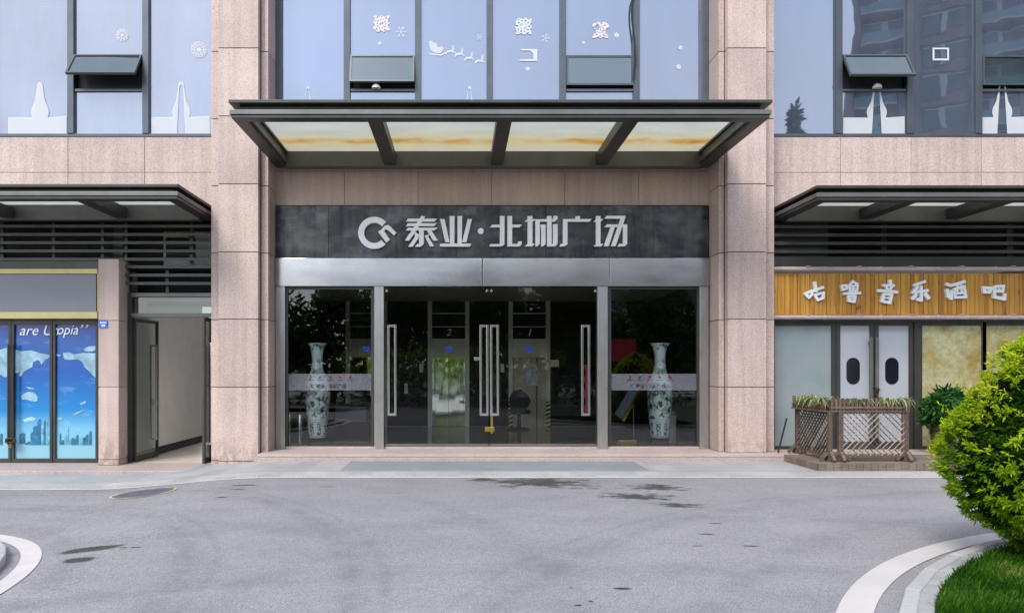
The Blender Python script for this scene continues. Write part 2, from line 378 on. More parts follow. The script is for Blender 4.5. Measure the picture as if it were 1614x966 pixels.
def porcelain():
    m, t, o = new_mat('painted_porcelain'); k = NT(t); p = k.n("ShaderNodeBsdfPrincipled"); k.l(p.outputs[0], o.inputs[0])
    tc = k.n("ShaderNodeTexCoord"); g = tc.outputs['Object']; sx = k.n("ShaderNodeSeparateXYZ"); k.l(g, sx.inputs[0]); z = sx.outputs[2]
    white = (.82, .90, .88)
    pat = k.ramp(k.noise(k.mapv(g, (1, 1, .8)), 9, 6, .65), [(.50, 0), (.56, 1)])
    pat2 = k.ramp(k.noise(k.mapv(g, (1, 1, 1.2), (3, 1, 2)), 5, 5, .6), [(.50, 0), (.58, .8)])
    body = k.ramp(z, [(0, 0), (.455, 0), (.46, 1), (1.12, 1), (1.16, .15), (1.30, .1), (1.34, 1), (1.58, .6), (1.7, .25), (1.80, .15), (1.82, 1), (1.98, .8), (2.0, .2)]) if False else None
    band = k.n("ShaderNodeMapRange"); band.inputs[1].default_value = 0; band.inputs[2].default_value = 2.1; k.l(z, band.inputs[0])
    zr = band.outputs[0]
    zone = k.ramp(zr, [(.0, 0), (.245, 0), (.25, 1), (.56, 1), (.60, .1), (.66, .15), (.69, .9), (.79, .6), (.83, .1), (.90, .1), (.905, .9), (.95, .9), (.96, 0)])
    c = k.mix(k.math('MULTIPLY', pat2, zone), white, (.30, .40, .30))
    c = k.mix(k.math('MULTIPLY', pat, zone), c, (.035, .085, .085))
    # panels round the foot: dark vertical lozenges
    at = k.math('ARCTAN2', sx.outputs[1], sx.outputs[0])
    seg = k.math('ABSOLUTE', k.math('SUBTRACT', k.math('FRACT', k.math('MULTIPLY', at, 8 / (2 * math.pi))), .5))
    inpan = k.math('MULTIPLY', k.math('LESS_THAN', seg, .27), k.ramp(zr, [(.085, 0), (.09, 1), (.20, 1), (.205, 0)], 'CONSTANT'))
    fret = k.ramp(k.noise(g, 26, 2, .5), [(.46, .25), (.52, 1)])
    c = k.mix(k.math('MULTIPLY', inpan, fret), c, (.03, .07, .075))
    lines = k.ramp(zr, [(0, 0), (.078, 1), (.085, 0), (.215, 1), (.222, 0), (.235, 1), (.240, 0)], 'CONSTANT')
    c = k.mix(k.math('MULTIPLY', lines, .6), c, (.06, .12, .12))
    k.l(c, p.inputs['Base Color']); p.inputs['Roughness'].default_value = .15; p.inputs['Coat Weight'].default_value = .3; return m
M['porcelain'] = porcelain()

def leaf_mat(name, stops, trans=.35):
    m, t, o = new_mat(name); k = NT(t); a = k.n("ShaderNodeAttribute"); a.attribute_name = 'leaf'
    c = k.ramp(a.outputs['Fac'], stops)
    d = k.n("ShaderNodeBsdfDiffuse"); tl = k.n("ShaderNodeBsdfTranslucent"); mx = k.n("ShaderNodeMixShader"); mx.inputs[0].default_value = trans
    k.l(c, d.inputs[0]); k.l(c, tl.inputs[0]); k.l(d.outputs[0], mx.inputs[1]); k.l(tl.outputs[0], mx.inputs[2]); k.l(mx.outputs[0], o.inputs[0]); return m
M['leaf_gold'] = leaf_mat('golden_foliage', [(0, (.008, .028, .005)), (.45, (.10, .22, .010)), (.75, (.30, .42, .016)), (1, (.50, .55, .03))])  # near-black end holds the shade of the bush's hollows
M['leaf_dark'] = leaf_mat('dark_shrub_leaves', [(0, (.012, .045, .012)), (.6, (.03, .11, .025)), (1, (.09, .22, .05))], .25)
M['leaf_tree'] = leaf_mat('tree_leaves', [(0, (.010, .030, .008)), (.6, (.035, .08, .018)), (1, (.12, .20, .03))], .3)
M['leaf_spider'] = leaf_mat('striped_leaves', [(0, (.10, .15, .04)), (.5, (.26, .33, .11)), (1, (.48, .50, .30))], .3)
M['grass'] = leaf_mat('grass_blades', [(0, (.010, .035, .004)), (.5, (.03, .10, .008)), (.85, (.07, .17, .018)), (1, (.20, .20, .06))], .3)
M['soil'] = pbr('grass_soil', (.012, .035, .006), .9, 0, .4, 8)
M['asphalt_far'] = pbr('far_ground', (.16, .17, .13), .9, 0, .3, .1)

def road_mat():
    m, t, o = new_mat('grey_road'); k = NT(t); p = k.n("ShaderNodeBsdfPrincipled"); k.l(p.outputs[0], o.inputs[0]); g = k.pos()
    col = (.226, .220, .229)
    c = k.mix(1, col, k.ramp(k.noise(g, .35, 5, .6), [(.3, .92), (.7, 1.06)]), 'MULTIPLY')
    c = k.mix(1, c, k.ramp(k.noise(k.mapv(g, (.9, 1.5, 1), rot=(0, 0, .6)), 1.1, 5, .65), [(.3, .88), (.7, 1.08)]), 'MULTIPLY')
    c = k.mix(1, c, k.ramp(k.noise(g, 70, 3, .75), [(.3, .45), (.5, 1.0), (.72, 1.62)]), 'MULTIPLY')
    c = k.mix(1, c, k.ramp(k.noise(g, 17, 4, .8), [(.3, .80), (.5, 1.0), (.72, 1.18)]), 'MULTIPLY')
    c = k.mix(k.ramp(k.noise(g, 22, 3, .7), [(.68, 0), (.75, .35)]), c, (.36, .35, .36))
    # faint tyre arcs
    sx = k.n("ShaderNodeSeparateXYZ"); k.l(g, sx.inputs[0])
    def radial(cx, cy, r0, wd, amt):
        nonlocal c
        v = k.n("ShaderNodeVectorMath", operation='DISTANCE'); k.l(k.mapv(g, (1, 1, 0)), v.inputs[0]); v.inputs[1].default_value = (cx, cy, 0)
        rr = k.math('SUBTRACT', 1.0, k.math('DIVIDE', k.math('ABSOLUTE', k.math('SUBTRACT', v.outputs['Value'], r0)), wd), True)
        c = k.mix(k.math('MULTIPLY', k.math('MULTIPLY', rr, amt * .62), k.ramp(k.noise(k.mapv(g, (1, 1, 1)), 3, 4, .7), [(.35, 0), (.65, 1)])), c, (.10, .10, .115))
    for (r_, w_, a_) in ((3.95, .25, .6), (4.9, .20, .75), (5.15, .08, .6), (6.3, .20, .75), (6.55, .08, .6), (7.9, .25, .5)): radial(-7.1, -8.95, r_, w_, a_)
    for (r_, w_, a_) in ((7.0, .22, .55), (8.4, .22, .65), (8.7, .08, .5), (10.3, .3, .45)): radial(7.9, -12.25, r_, w_, a_)
    radial(1.5, -19, 11.2, .3, .5); radial(2.5, -24, 18.2, .3, .4)
    # damp and oily patches
    wob = k.n("ShaderNodeTexNoise"); wob.inputs['Scale'].default_value = 2.4; wob.inputs['Detail'].default_value = 5; k.l(g, wob.inputs['Vector'])
    wv = k.n("ShaderNodeVectorMath", operation='MULTIPLY_ADD'); k.l(wob.outputs['Color'], wv.inputs[0]); wv.inputs[1].default_value = (.9, .42, 0); 
    gm = k.n("ShaderNodeVectorMath", operation='ADD'); k.l(g, gm.inputs[0]); gm.inputs[1].default_value = (-.45, -.21, 0); k.l(gm.outputs[0], wv.inputs[2])
    wob2 = k.n("ShaderNodeVectorMath", operation='MULTIPLY_ADD'); k.l(wob.outputs['Color'], wob2.inputs[0]); wob2.inputs[1].default_value = (.30, .16, 0)
    gm2 = k.n("ShaderNodeVectorMath", operation='ADD'); k.l(g, gm2.inputs[0]); gm2.inputs[1].default_value = (-.15, -.08, 0); k.l(gm2.outputs[0], wob2.inputs[2])
    tot = None
    def patch(cx, cy, rx, ry, src, soft=.35, rot=0):
        nonlocal tot
        mp = k.n("ShaderNodeMapping", vector_type='TEXTURE'); mp.inputs['Location'].default_value = (cx, cy, 0); mp.inputs['Scale'].default_value = (rx, ry, 1); mp.inputs['Rotation'].default_value = (0, 0, rot)
        k.l(src if not hasattr(src, "outputs") else src.outputs[0], mp.inputs[0])
        fl = k.n("ShaderNodeVectorMath", operation='MULTIPLY'); k.l(mp.outputs[0], fl.inputs[0]); fl.inputs[1].default_value = (1, 1, 0)
        ln = k.n("ShaderNodeVectorMath", operation='LENGTH'); k.l(fl.outputs[0], ln.inputs[0])
        v = k.math('DIVIDE', k.math('SUBTRACT', 1.0, ln.outputs['Value']), soft, True)
        tot = v if tot is None else k.math('MAXIMUM', tot, v)
    def G(px, py, z=0): D = F * (ZC - z) / (py - CY); return (px - CX) * D / F, D + CAMY
    for px, py, rx, ry, src, rot in ((850, 760, 1.5, .95, gm.outputs[0], -.12), (770, 756, .6, .30, gm.outputs[0], 0), (1035, 768, .80, .50, gm.outputs[0], 0), (1000, 782, .95, .45, gm.outputs[0], -.15), (1065, 795, .55, .28, gm.outputs[0], -.1)):
        x, y = G(px, py); patch(x - .45, y - .21, rx, ry, src, 1.0, rot)
    big = tot; tot = None
    for px, py, rx, ry in ((140, 865, .30, .15), (165, 860, .16, .06), (124, 882, .17, .11), (385, 764, .25, .07), (372, 771, .12, .035), (345, 784, .10, .045), (515, 767, .14, .03), (192, 863, .04, .02), (210, 862, .06, .02), (1113, 841, .07, .03), (1128, 824, .12, .025), (1183, 860, .08, .03), (982, 927, .10, .04), (903, 927, .03, .02), (930, 949, .03, .02), (1095, 860, .04, .02), (912, 954, .03, .02)):
        z = hgt(X(px, F * ZC / (py - CY))); x, y = G(px, py, z); patch(x, y, rx, ry, wob2.outputs[0], .35, .25 if px == 140 else 0)
    sn = k.math('MULTIPLY', k.math('SUBTRACT', k.noise(k.mapv(g, (1.2, 3.6, 1)), 2.0, 4, .6), .5), 1.9)
    s2 = k.math('MULTIPLY', k.math('SUBTRACT', k.noise(k.mapv(g, (3.0, 11, 1), (2, 5, 0)), 1.8, 5, .75), .5), 2.0)
    wsum = k.math('ADD', k.math('MULTIPLY', big, 1.0), k.math('ADD', sn, s2))
    wsum = k.math('MULTIPLY', wsum, k.math('GREATER_THAN', big, .02))
    wet = k.math('MAXIMUM', k.ramp(wsum, [(.52, 0), (.64, .93)]), k.math('MULTIPLY', tot, 1.0))
    wet = k.math('MULTIPLY', wet, k.ramp(k.noise(g, 30, 3, .7), [(.3, .6), (.5, 1)]))
    c = k.mix(wet, c, (.030, .032, .028))
    # damp margin on the left by the kerb
    k.l(c, p.inputs['Base Color'])
    k.l(k.math('SUBTRACT', .85, k.math('MULTIPLY', wet, .35)), p.inputs['Roughness'])
    k.l(k.bump(k.noise(g, 80, 3, .7), .35, .006), p.inputs['Normal']); p.inputs['Specular IOR Level'].default_value = .3
    return m
M['road'] = road_mat()
def worn_paint():
    m, t, o = new_mat('worn_road_paint'); k = NT(t); p = k.n("ShaderNodeBsdfPrincipled"); k.l(p.outputs[0], o.inputs[0]); g = k.pos()
    c = k.mix(1, (.47, .44, .43), k.ramp(k.noise(g, 2, 5), [(.3, .90), (.7, 1.06)]), 'MULTIPLY')
    c = k.mix(k.ramp(k.noise(g, 45, 4, .8), [(.60, 0), (.72, .45)]), c, (.30, .29, .30))
    k.l(c, p.inputs['Base Color']); p.inputs['Roughness'].default_value = .7; return m
M['paint'] = worn_paint()
M['mat'] = pbr('grey_mat', (.20, .21, .225), .9, 0, .10, 1.5, .2, 80, .3, 90)
M['manhole'] = pbr('manhole_iron', (.16, .165, .19), .6, .2, .2, 8, .3, 60)
M['ringyellow'] = pbr('manhole_ring', (.40, .34, .20), .8, 0, .5, 9, .2, 60)

# ------------------------------------------------------------------ stroke and text helpers (lettering lies in a plane y = const)
def resub(pts, closed):
    return pts + [pts[0]] if closed else pts
def stroke_outline(mb, pts, wd, y0, y1, closed=False):
    """a brush stroke: short overlapping quads, each a hair deeper than the last so that no two faces coincide"""
    pts = resub(pts, closed)
    for k in range(len(pts) - 1):
        a, b = Vector(pts[k]), Vector(pts[k + 1]); d = (b - a)
        if d.length < 1e-6: continue
        d.normalize(); n = Vector((-d.y, d.x)); h = wd / 2; a2 = a - d * h * .75; b2 = b + d * h * .75
        e = random.uniform(-.0012, .0012)
        mb.prism([tuple(a2 + n * h * .7), tuple(a2 - n * h * .9), tuple(a2 - n * h * .2 + d * 0), tuple(b2 - n * h), tuple(b2 + n * h * .5 + d * h * .2), tuple(b2 + n * h)] if False else
                 [tuple(a2 + n * h), tuple(a2 - n * h), tuple(b2 - n * h * .92), tuple(b2 + n * h * 1.05)], 'y', y0 + e, y1)
def text_obj(name, body, size, x, y, z, mat, parent=None, extrude=.002, offset=0, shear=0, align='LEFT', sx=1.0):
    c = bpy.data.curves.new('lettering', 'FONT'); c.body = body; c.size = size; c.extrude = extrude; c.offset = offset; c.shear = shear; c.align_x = align; c.resolution_u = 3
    t = bpy.data.objects.new('lettering', c); COL.objects.link(t)
    me = bpy.data.meshes.new_from_object(t.evaluated_get(bpy.context.evaluated_depsgraph_get()))
    bpy.data.objects.remove(t); bpy.data.curves.remove(c)
    me.name = name
    off = Vector(WL[parent.name]) if parent else Vector((0, 0, 0))
    me.transform(Matrix.Translation(Vector((x, y, z)) - off) @ Matrix.Rotation(R(90), 4, 'X') @ Matrix.Diagonal((sx, 1, 1, 1)))
    me.materials.clear(); me.materials.append(mat)
    o = bpy.data.objects.new(name, me); COL.objects.link(o)
    if parent: o.parent = parent; WL[o.name] = tuple(off)
    return o

# ================================================================== GROUND
def strip_mesh(x0, x1, ys, zoff, step=.35):
    mb = MB(); n = int((x1 - x0) / step); 
    xs = [x0 + (x1 - x0) * i / n for i in range(n + 1)]
    for i in range(n):
        for j in range(len(ys) - 1):
            mb.face([(xs[i], ys[j], hgt(xs[i]) + zoff), (xs[i+1], ys[j], hgt(xs[i+1]) + zoff), (xs[i+1], ys[j+1], hgt(xs[i+1]) + zoff), (xs[i], ys[j+1], hgt(xs[i]) + zoff)])
    return mb
g = MB(); g.face([(-1500, -1500, -.35), (1500, -1500, -.35), (1500, 1500, -.35), (-1500, 1500, -.35)])
tag(g.build('ground', M['asphalt_far']), kind='structure')
KY = -2.62                                                   # road side of the kerb
tag(strip_mesh(-26, 26, [-17.5, -12, -8, -5, KY], 0).build('road', M['road']), kind='structure')
kb = MB(); n = 150; x0, x1 = -26, 26
for i in range(n):
    a = x0 + (x1 - x0) * i / n; b = x0 + (x1 - x0) * (i + 1) / n; za, zb = hgt(a), hgt(b); h = .028
    kb.face([(a, KY, za + h), (b, KY, zb + h), (b, -2.20, zb + h + .004), (a, -2.20, za + h + .004)])
    kb.face([(a, KY, za - .05), (b, KY, zb - .05), (b, KY, zb + h), (a, KY, za + h)])
tag(kb.build('kerb', M['kerb']), kind='structure')
tag(strip_mesh(-26, 26, [-2.20, -1.5, -.3], .034).build('pavement', M['paving']), kind='structure')
# worn white edge line on the road beside the kerb
ln = strip_mesh(-26, 26, [KY - .10, KY - .005], .004); tag(ln.build('road_edge_line', M['paint']), kind='structure')
bk = MB(); bk.face([(-60, -60, -.03), (60, -60, -.03), (60, -17.6, -.03), (-60, -17.6, -.03)])
tag(bk.build('far_pavement', pbr('far_paving', (.25, .25, .24), .9, 0, .2, .5)), kind='structure')
PZ = ZC - 1.525; LZ = ZC - 1.78
# islands
def ring(mb, c, r0, r1, a0, a1, zf, n=64, h=0, m=0):
    for i in range(n):
        t0 = a0 + (a1 - a0) * i / n; t1 = a0 + (a1 - a0) * (i + 1) / n
        P = lambda r, t, dz=0: (c[0] + r * math.cos(t), c[1] + r * math.sin(t), zf(c[0] + r * math.cos(t)) + dz)
        mb.face([P(r0, t0, h), P(r1, t0, h), P(r1, t1, h), P(r0, t1, h)], m)
        if h > .02:
            mb.face([P(r1, t0, -.05), P(r1, t1, -.05), P(r1, t1, h), P(r1, t0, h)], m)
RC, LC = (7.9, -12.25), (-7.1, -8.95)
s = MB(); ring(s, RC, 6.05, 6.27, R(40), R(190), hgt, 80, .006); s2 = s
tag(s2.build('road_marking', M['paint']), kind='structure')
s = MB(); ring(s, LC, 3.51, 3.68, -R(90), R(130), hgt, 90, .006); tag(s.build('road_marking', M['paint']), kind='structure')
def kerb_ring(c, r0, r1, a0, a1, n):
    mb = MB()
    for i in range(n):
        t0 = a0 + (a1 - a0) * i / n + .0006; t1 = a0 + (a1 - a0) * (i + 1) / n - .0006
        for (ra, rb, zz) in ((r0, r1, .085),):
            q = [(c[0] + r * math.cos(t), c[1] + r * math.sin(t)) for r, t in ((ra, t0), (rb, t0), (rb, t1), (ra, t1))]
            zb = hgt(q[0][0]); mb.prism(q, 'z', zb - .1, zb + zz)
    return mb
M['concrete'] = pbr('grey_concrete', (.25, .255, .25), .9, 0, .2, 5, .15, 60)
ring_s = MB(); ring(ring_s, RC, 5.70, 5.80, R(40), R(190), hgt, 80, .076); tag(ring_s.build('kerb_haunch', M['concrete']), kind='structure')
tag(kerb_ring(RC, 5.80, 5.90, R(40), R(190), 22).build('island_kerb', M['kerb'], bevel=.012), kind='structure')
tag(kerb_ring(LC, 3.25, 3.40, -R(90), R(130), 30).build('island_kerb', M['kerb'], bevel=.012), kind='structure')
def grass_bed(name, c, rad, zt, blades, area):
    mb = MB(); n = 64
    mb.face([(c[0] + rad * math.cos(2*math.pi*i/n), c[1] + rad * math.sin(2*math.pi*i/n), zt) for i in range(n)], 1)
    k = 0
    while k < blades:
        x = random.uniform(area[0], area[1]); y = random.uniform(area[2], area[3])
        if math.hypot(x - c[0], y - c[1]) > rad - .01: continue
        k += 1; h = random.uniform(.03, .075) * (1 + .5 * mnoise.noise(Vector((x * 3, y * 3, 0)))); a = random.uniform(0, 6.28); wd = .0035
        lx, ly = math.cos(a) * h * .5, math.sin(a) * h * .5; px, py = -math.sin(a) * wd, math.cos(a) * wd
        v = min(1, max(0.02, .5 + .6 * mnoise.noise(Vector((x * 2.2, y * 2.2, 5))) + random.uniform(-.3, .3)))
        mb.face([(x - px, y - py, zt), (x + px, y + py, zt), (x + lx * .5 + px * .7, y + ly * .5 + py * .7, zt + h * .7), (x + lx, y + ly, zt + h)], 0, v)
    o = mb.build(name, [M['grass'], M['soil']]); return tag(o, kind='stuff')
tag(grass_bed('lawn', RC, 5.698, .075, 42000, (2.2, 6.6, -10.2, -6.3)), 'bright green lawn inside the right kerb under the golden bush', 'grass')
tag(grass_bed('lawn', LC, 3.245, -.08, 6000, (-6.5, -3.8, -9.6, -5.6)), 'small patch of grass inside the left traffic island', 'grass')
# mat and manhole
mt = MB(); mt.box(-1.93, 3.03, -2.15, -1.02, .030, .044); o = mt.build('entrance_mat', M['mat'], origin=(0.5, -1.6, .03)); tag(o, 'long grey mat on the pavement before the entrance steps', 'mat')
mx, my = X(226, 10.55), Yd(10.55); mh = thing('manhole_cover', 'round iron manhole cover with a worn yellow ring on the road', 'manhole cover', (mx, my, hgt(mx)))
zr = lambda x: hgt(x) + .006
a = MB(); a.face([(mx + .40 * math.cos(2*math.pi*i/40), my + .40 * math.sin(2*math.pi*i/40), zr(mx + .40 * math.cos(2*math.pi*i/40)) + .002) for i in range(40)])
for i in range(-4, 5):
    yy = my + i * .07; hw = math.sqrt(.37 ** 2 - (i * .07) ** 2)
    a.face([(mx - hw, yy - .012, zr(mx - hw) + .006), (mx + hw, yy - .012, zr(mx + hw) + .006), (mx + hw, yy + .012, zr(mx + hw) + .006), (mx - hw, yy + .012, zr(mx - hw) + .006)])
a.build('cover', M['manhole'], mh)
a = MB(); ring(a, (mx, my),   .41, .445, 0, 2 * math.pi, zr, 60, .002); a.build('ring', M['ringyellow'], mh)

# ================================================================== BUILDING
B = thing('commercial_building', 'pink granite commercial building with glazed entrance and tall upper windows', 'building', (0.6, 0, 0))
# entrance platform (two risers) and the lower left one
PZ = ZC - 1.525
pf = MB()
pf.box(X(400, 13.03), 17, -.97, .2, hgt(0) - .1, PZ - .055); pf.box(X(404, 13.0), 17, -.94, .2, PZ - .051, PZ)
pf.build('step', M['step'], B, bevel=.006)
pl = MB(); LZ = ZC - 1.78
pl.box(-16, X(398, 12.9), -1.23, .2, -.3, LZ); pl.build('step', M['step'], B, bevel=.006)

TOPZ = 10.6
def pillar(xa, xb, xs0, xs1, zbase, Dm=13.3, Ds=13.45, back=14.1):
    mb = MB(); seams = [Z(y, 13.3) for y in (727, 610, 503, 397, 290, 183, 76)] + [Z(76, 13.3) + 1.222 * i for i in (1, 2, 3, 4)]
    zs = [zbase] + [z for z in seams if z > zbase + .02]; gap = .007
    mb.box(xs0 + .012, xs1 - .012, Yd(Ds) + .012, Yd(back), zbase, zs[-1], 1)
    mb.box(xa + .012, xb - .012, Yd(Dm) + .012, Yd(Ds) + .05, zbase, zs[-1], 1)
    for i in range(len(zs) - 1):
        z0, z1 = zs[i] + gap, zs[i + 1] - gap
        mb.box(xa, xb, Yd(Dm), Yd(Dm) + .10, z0, z1)
        mb.box(xs0, xa - .014, Yd(Ds), Yd(Ds) + .06, z0, z1); mb.box(xb + .014, xs1 - .062, Yd(Ds), Yd(Ds) + .06, z0, z1)
        mb.box(xa + .005, xa + .04, Yd(Dm) + .105, Yd(Ds) + .03, z0, z1); mb.box(xb - .04, xb - .005, Yd(Dm) + .105, Yd(Ds) + .03, z0, z1)
        # reveal slabs on both flanks
        mb.box(xs1 - .06, xs1, Yd(Ds), Yd(back), z0, z1); mb.box(xs0 - .001, xs0 + .055, Yd(Ds) + .062, Yd(back), z0, z1)
    return mb.build('pillar', [M['stone'], M['joint']], B, bevel=.004)
pillar(X(344, 13.3), X(407, 13.3), -4.55, -3.51, LZ)
def pillar_right():
    # mirror: the reveal faces the entrance (left flank)
    xa, xb, xs0, xs1 = X(1147, 13.3), X(1208, 13.3), 4.71, 5.72
    mb = MB(); seams = [Z(y, 13.3) for y in (610, 503, 397, 290, 183, 76)] + [Z(76, 13.3) + 1.222 * i for i in (1, 2, 3, 4)]
    zs = [PZ] + seams; gap = .007; Dm, Ds, back = 13.3, 13.45, 14.1
    mb.box(xs0 + .012, xs1 - .012, Yd(Ds) + .012, Yd(back), PZ, zs[-1], 1); mb.box(xa + .012, xb - .012, Yd(Dm) + .012, Yd(Ds) + .05, PZ, zs[-1], 1)
    for i in range(len(zs) - 1):
        z0, z1 = zs[i] + gap, zs[i + 1] - gap
        mb.box(xa, xb, Yd(Dm), Yd(Dm) + .10, z0, z1)
        mb.box(xs0 + .062, xa - .014, Yd(Ds), Yd(Ds) + .06, z0, z1); mb.box(xb + .014, xs1, Yd(Ds), Yd(Ds) + .06, z0, z1)
        mb.box(xa + .005, xa + .04, Yd(Dm) + .105, Yd(Ds) + .03, z0, z1); mb.box(xb - .04, xb - .005, Yd(Dm) + .105, Yd(Ds) + .03, z0, z1)
        mb.box(xs0, xs0 + .06, Yd(Ds), Yd(back), z0, z1); mb.box(xs1 - .055, xs1 + .001, Yd(Ds) + .062, Yd(back), z0, z1)
    mb.build('pillar', [M['stone'], M['joint']], B, bevel=.004)
pillar_right()
WD = 13.9                                                   # wall plane of the side bays
# left shop pier
mb = MB(); xa, xb = X(155, 13.5), X(187, 13.5); zs = [LZ, Z(724, 13.5), Z(610, 13.5), Z(505, 13.5), Z(408, 13.5)]
mb.box(xa + .01, xb - .01, Yd(13.5) + .01, .3, LZ, zs[-1], 1)
for i in range(4): mb.box(xa, xb, Yd(13.5), .3, zs[i] + .004, zs[i + 1] - .004)
mb.build('pier', [M['stone'], M['joint']], B, bevel=.006)
def stone_row(name, xs, z0, z1, D, th=.12):
    mb = MB(); mb.box(xs[0], xs[-1], Yd(D) + .012, Yd(D) + th, z0, z1, 1)
    for i in range(len(xs) - 1): mb.box(xs[i] + .004, xs[i + 1] - .004, Yd(D), Yd(D) + th - .02, z0 + .004, z1 - .004)
    return mb.build(name, [M['stone'], M['joint']], B, bevel=.003)
SILL = Z(216, WD)
step = X(228, WD) - X(107, WD)
lxs = [X(107, WD) - step * k for k in (4, 3, 2, 1)] + [X(107, WD), X(228, WD), -4.5]
rxs = [5.68, X(1325, WD), X(1436, WD), X(1547, WD)] + [X(1547, WD) + 1.33 * k for k in (1, 2, 3, 4)]
zm, zb = Z(272, WD), Z(338, WD)
for xs in (lxs, rxs):
    stone_row('wall_panel', xs, zm, SILL, WD); stone_row('wall_panel', xs, zb, zm, WD)
cxs = [-3.52, X(543, 14), X(659, 14), X(775, 14), X(890, 14), X(1007, 14), 4.72]
zc0, zc1, zc2 = Z(324, 14), Z(270, 14), Z(216, 14)
stone_row('wall_panel', cxs, zc0, zc1, 14); stone_row('wall_panel', [-3.52, X(640, 14), X(880, 14), 4.72], zc1, 5.55, 14); stone_row('wall_panel', cxs, 5.55, zc2, 14)
# roof edge / mass behind
mb = MB(); mb.box(-14, -6.3, .25, 3.8, 4.62, 14); mb.box(-14, -9.2, 3.8, 9, -.2, 14); mb.box(-6.3, -4.45, .25, .75, 4.62, 14); mb.box(5.7, 17, .25, 9, 4.62, 14); mb.box(-4.5, 5.7, .25, 9, 3.6, 14); mb.box(-14, -8.9, .02, 9, -.2, 3.9); mb.box(-4.45, -3.7, .12, 9, -.2, 3.9); mb.box(12.5, 17, .02, 9, -.1, 3.9); mb.box(5.0, 5.9, .12, 9, -.1, 3.9)  # mass on the left cut away so daylight reaches the corridor
mb.box(-14.02, -6.29, -.1, 3.82, TOPZ, 14.1); mb.box(-6.29, -4.46, -.1, .76, TOPZ, 14.1); mb.box(-4.46, 17.02, -.1, 9.02, TOPZ, 14.1)
mb.build('core_wall', M['stone'], B)

def window_wall(D, xl, xr, mulls, z0, z1, sashes, gm='glass_up'):
    """a curtain-wall bay: frame > panes and sashes; sashes = list of (index, open angle)"""
    y = Yd(D); fr = MB(); wd = .12
    fr.box(xl, xr, y - .03, y + .06, z0 - .06, z0)                      # sill rail
    for i, xm in enumerate(mulls):
        h = wd / 2 if 0 < i < len(mulls) - 1 else .05
        fr.box(xm - h, xm + h, y - .05, y + .06, z0, z1)
    zt, zl = Z(91, D), Z(141, D)
    for i, ang in sashes:
        a, b = mulls[i] + .06, mulls[i + 1] - .06
        fr.box(a, b, y - .02, y + .05, zt - .03, zt + .03); fr.box(a, b, y - .02, y + .05, zl - .05, zl)
    f = fr.build('window_wall', M['mull'], B, bevel=.004)
    for i in range(len(mulls) - 1):
        a, b = mulls[i] + .05, mulls[i + 1] - .05
        sp = [(z0, z1)] if i not in [q for q, _ in sashes] else [(z0, zl - .045), (zt + .025, z1)]
        for (p, q) in sp:
            t = MB(); ty, tz = random.uniform(-.005, .005), random.uniform(-.0015, .0015); c = (a + b) / 2; cz = (p + q) / 2
            P = lambda xx, zz: (xx, y + .015 + (xx - c) * ty + (zz - cz) * tz, zz)
            t.face([P(a, p), P(b, p), P(b, q), P(a, q)]); t.build('pane', M[gm], f)
    for i, ang in sashes:
        a, b = mulls[i] + .065, mulls[i + 1] - .065; h = zt - zl - .04
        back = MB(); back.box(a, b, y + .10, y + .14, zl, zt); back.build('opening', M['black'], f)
        s = MB(); e = .035; top = zt + .022
        def T(px, py, pz):
            pz -= top; py -= 0; ca, sa = math.cos(ang), math.sin(ang)
            return (px, y - .025 + py * ca + pz * sa, top + pz * ca - py * sa)
        def tb(x0, x1, zz0, zz1, t0, t1, m):
            k = len(s.v); s.box(x0, x1, t0, t1, zz0, zz1, m); s.v[k:] = [T(*v) for v in s.v[k:]]
        tb(a, b, top - h, top - h + e, -.03, .02, 0); tb(a, b, top - e, top, -.03, .02, 0); tb(a, a + e, top - h + e, top - e, -.03, .02, 0); tb(b - e, b, top - h + e, top - e, -.03, .02, 0)
        tb(a + e - .002, b - e + .002, top - h + e - .002, top - e + .002, -.012, .0, 1)
        s.build('sash', [M['mull'], M['glass_sash']], f)
    return f
zl0 = SILL + .06
LM = [X(112, WD) - 2 * 1.42, X(112, WD) - 1.42 - .05, X(112, WD), X(230, WD), -4.46]
window_wall(WD + .02, -12, -4.5, [-11.9] + LM, zl0, TOPZ, [(3, R(34)), (1, 0)], 'glass_pale')
CM = [-3.46, X(547, 14), X(659, 14), X(772, 14), X(887, 14), X(1003, 14), 4.66]
window_wall(14.02, -3.5, 4.7, CM, zc2 + .06, TOPZ, [(1, R(13)), (4, 0)])
RM = [5.74, X(1322, WD), X(1434, WD), X(1542, WD), X(1542, WD) + 1.3, X(1542, WD) + 2.6, 14]
window_wall(WD + .02, 5.7, 14.1, RM, zl0, TOPZ, [(1, R(30)), (3, 0)])

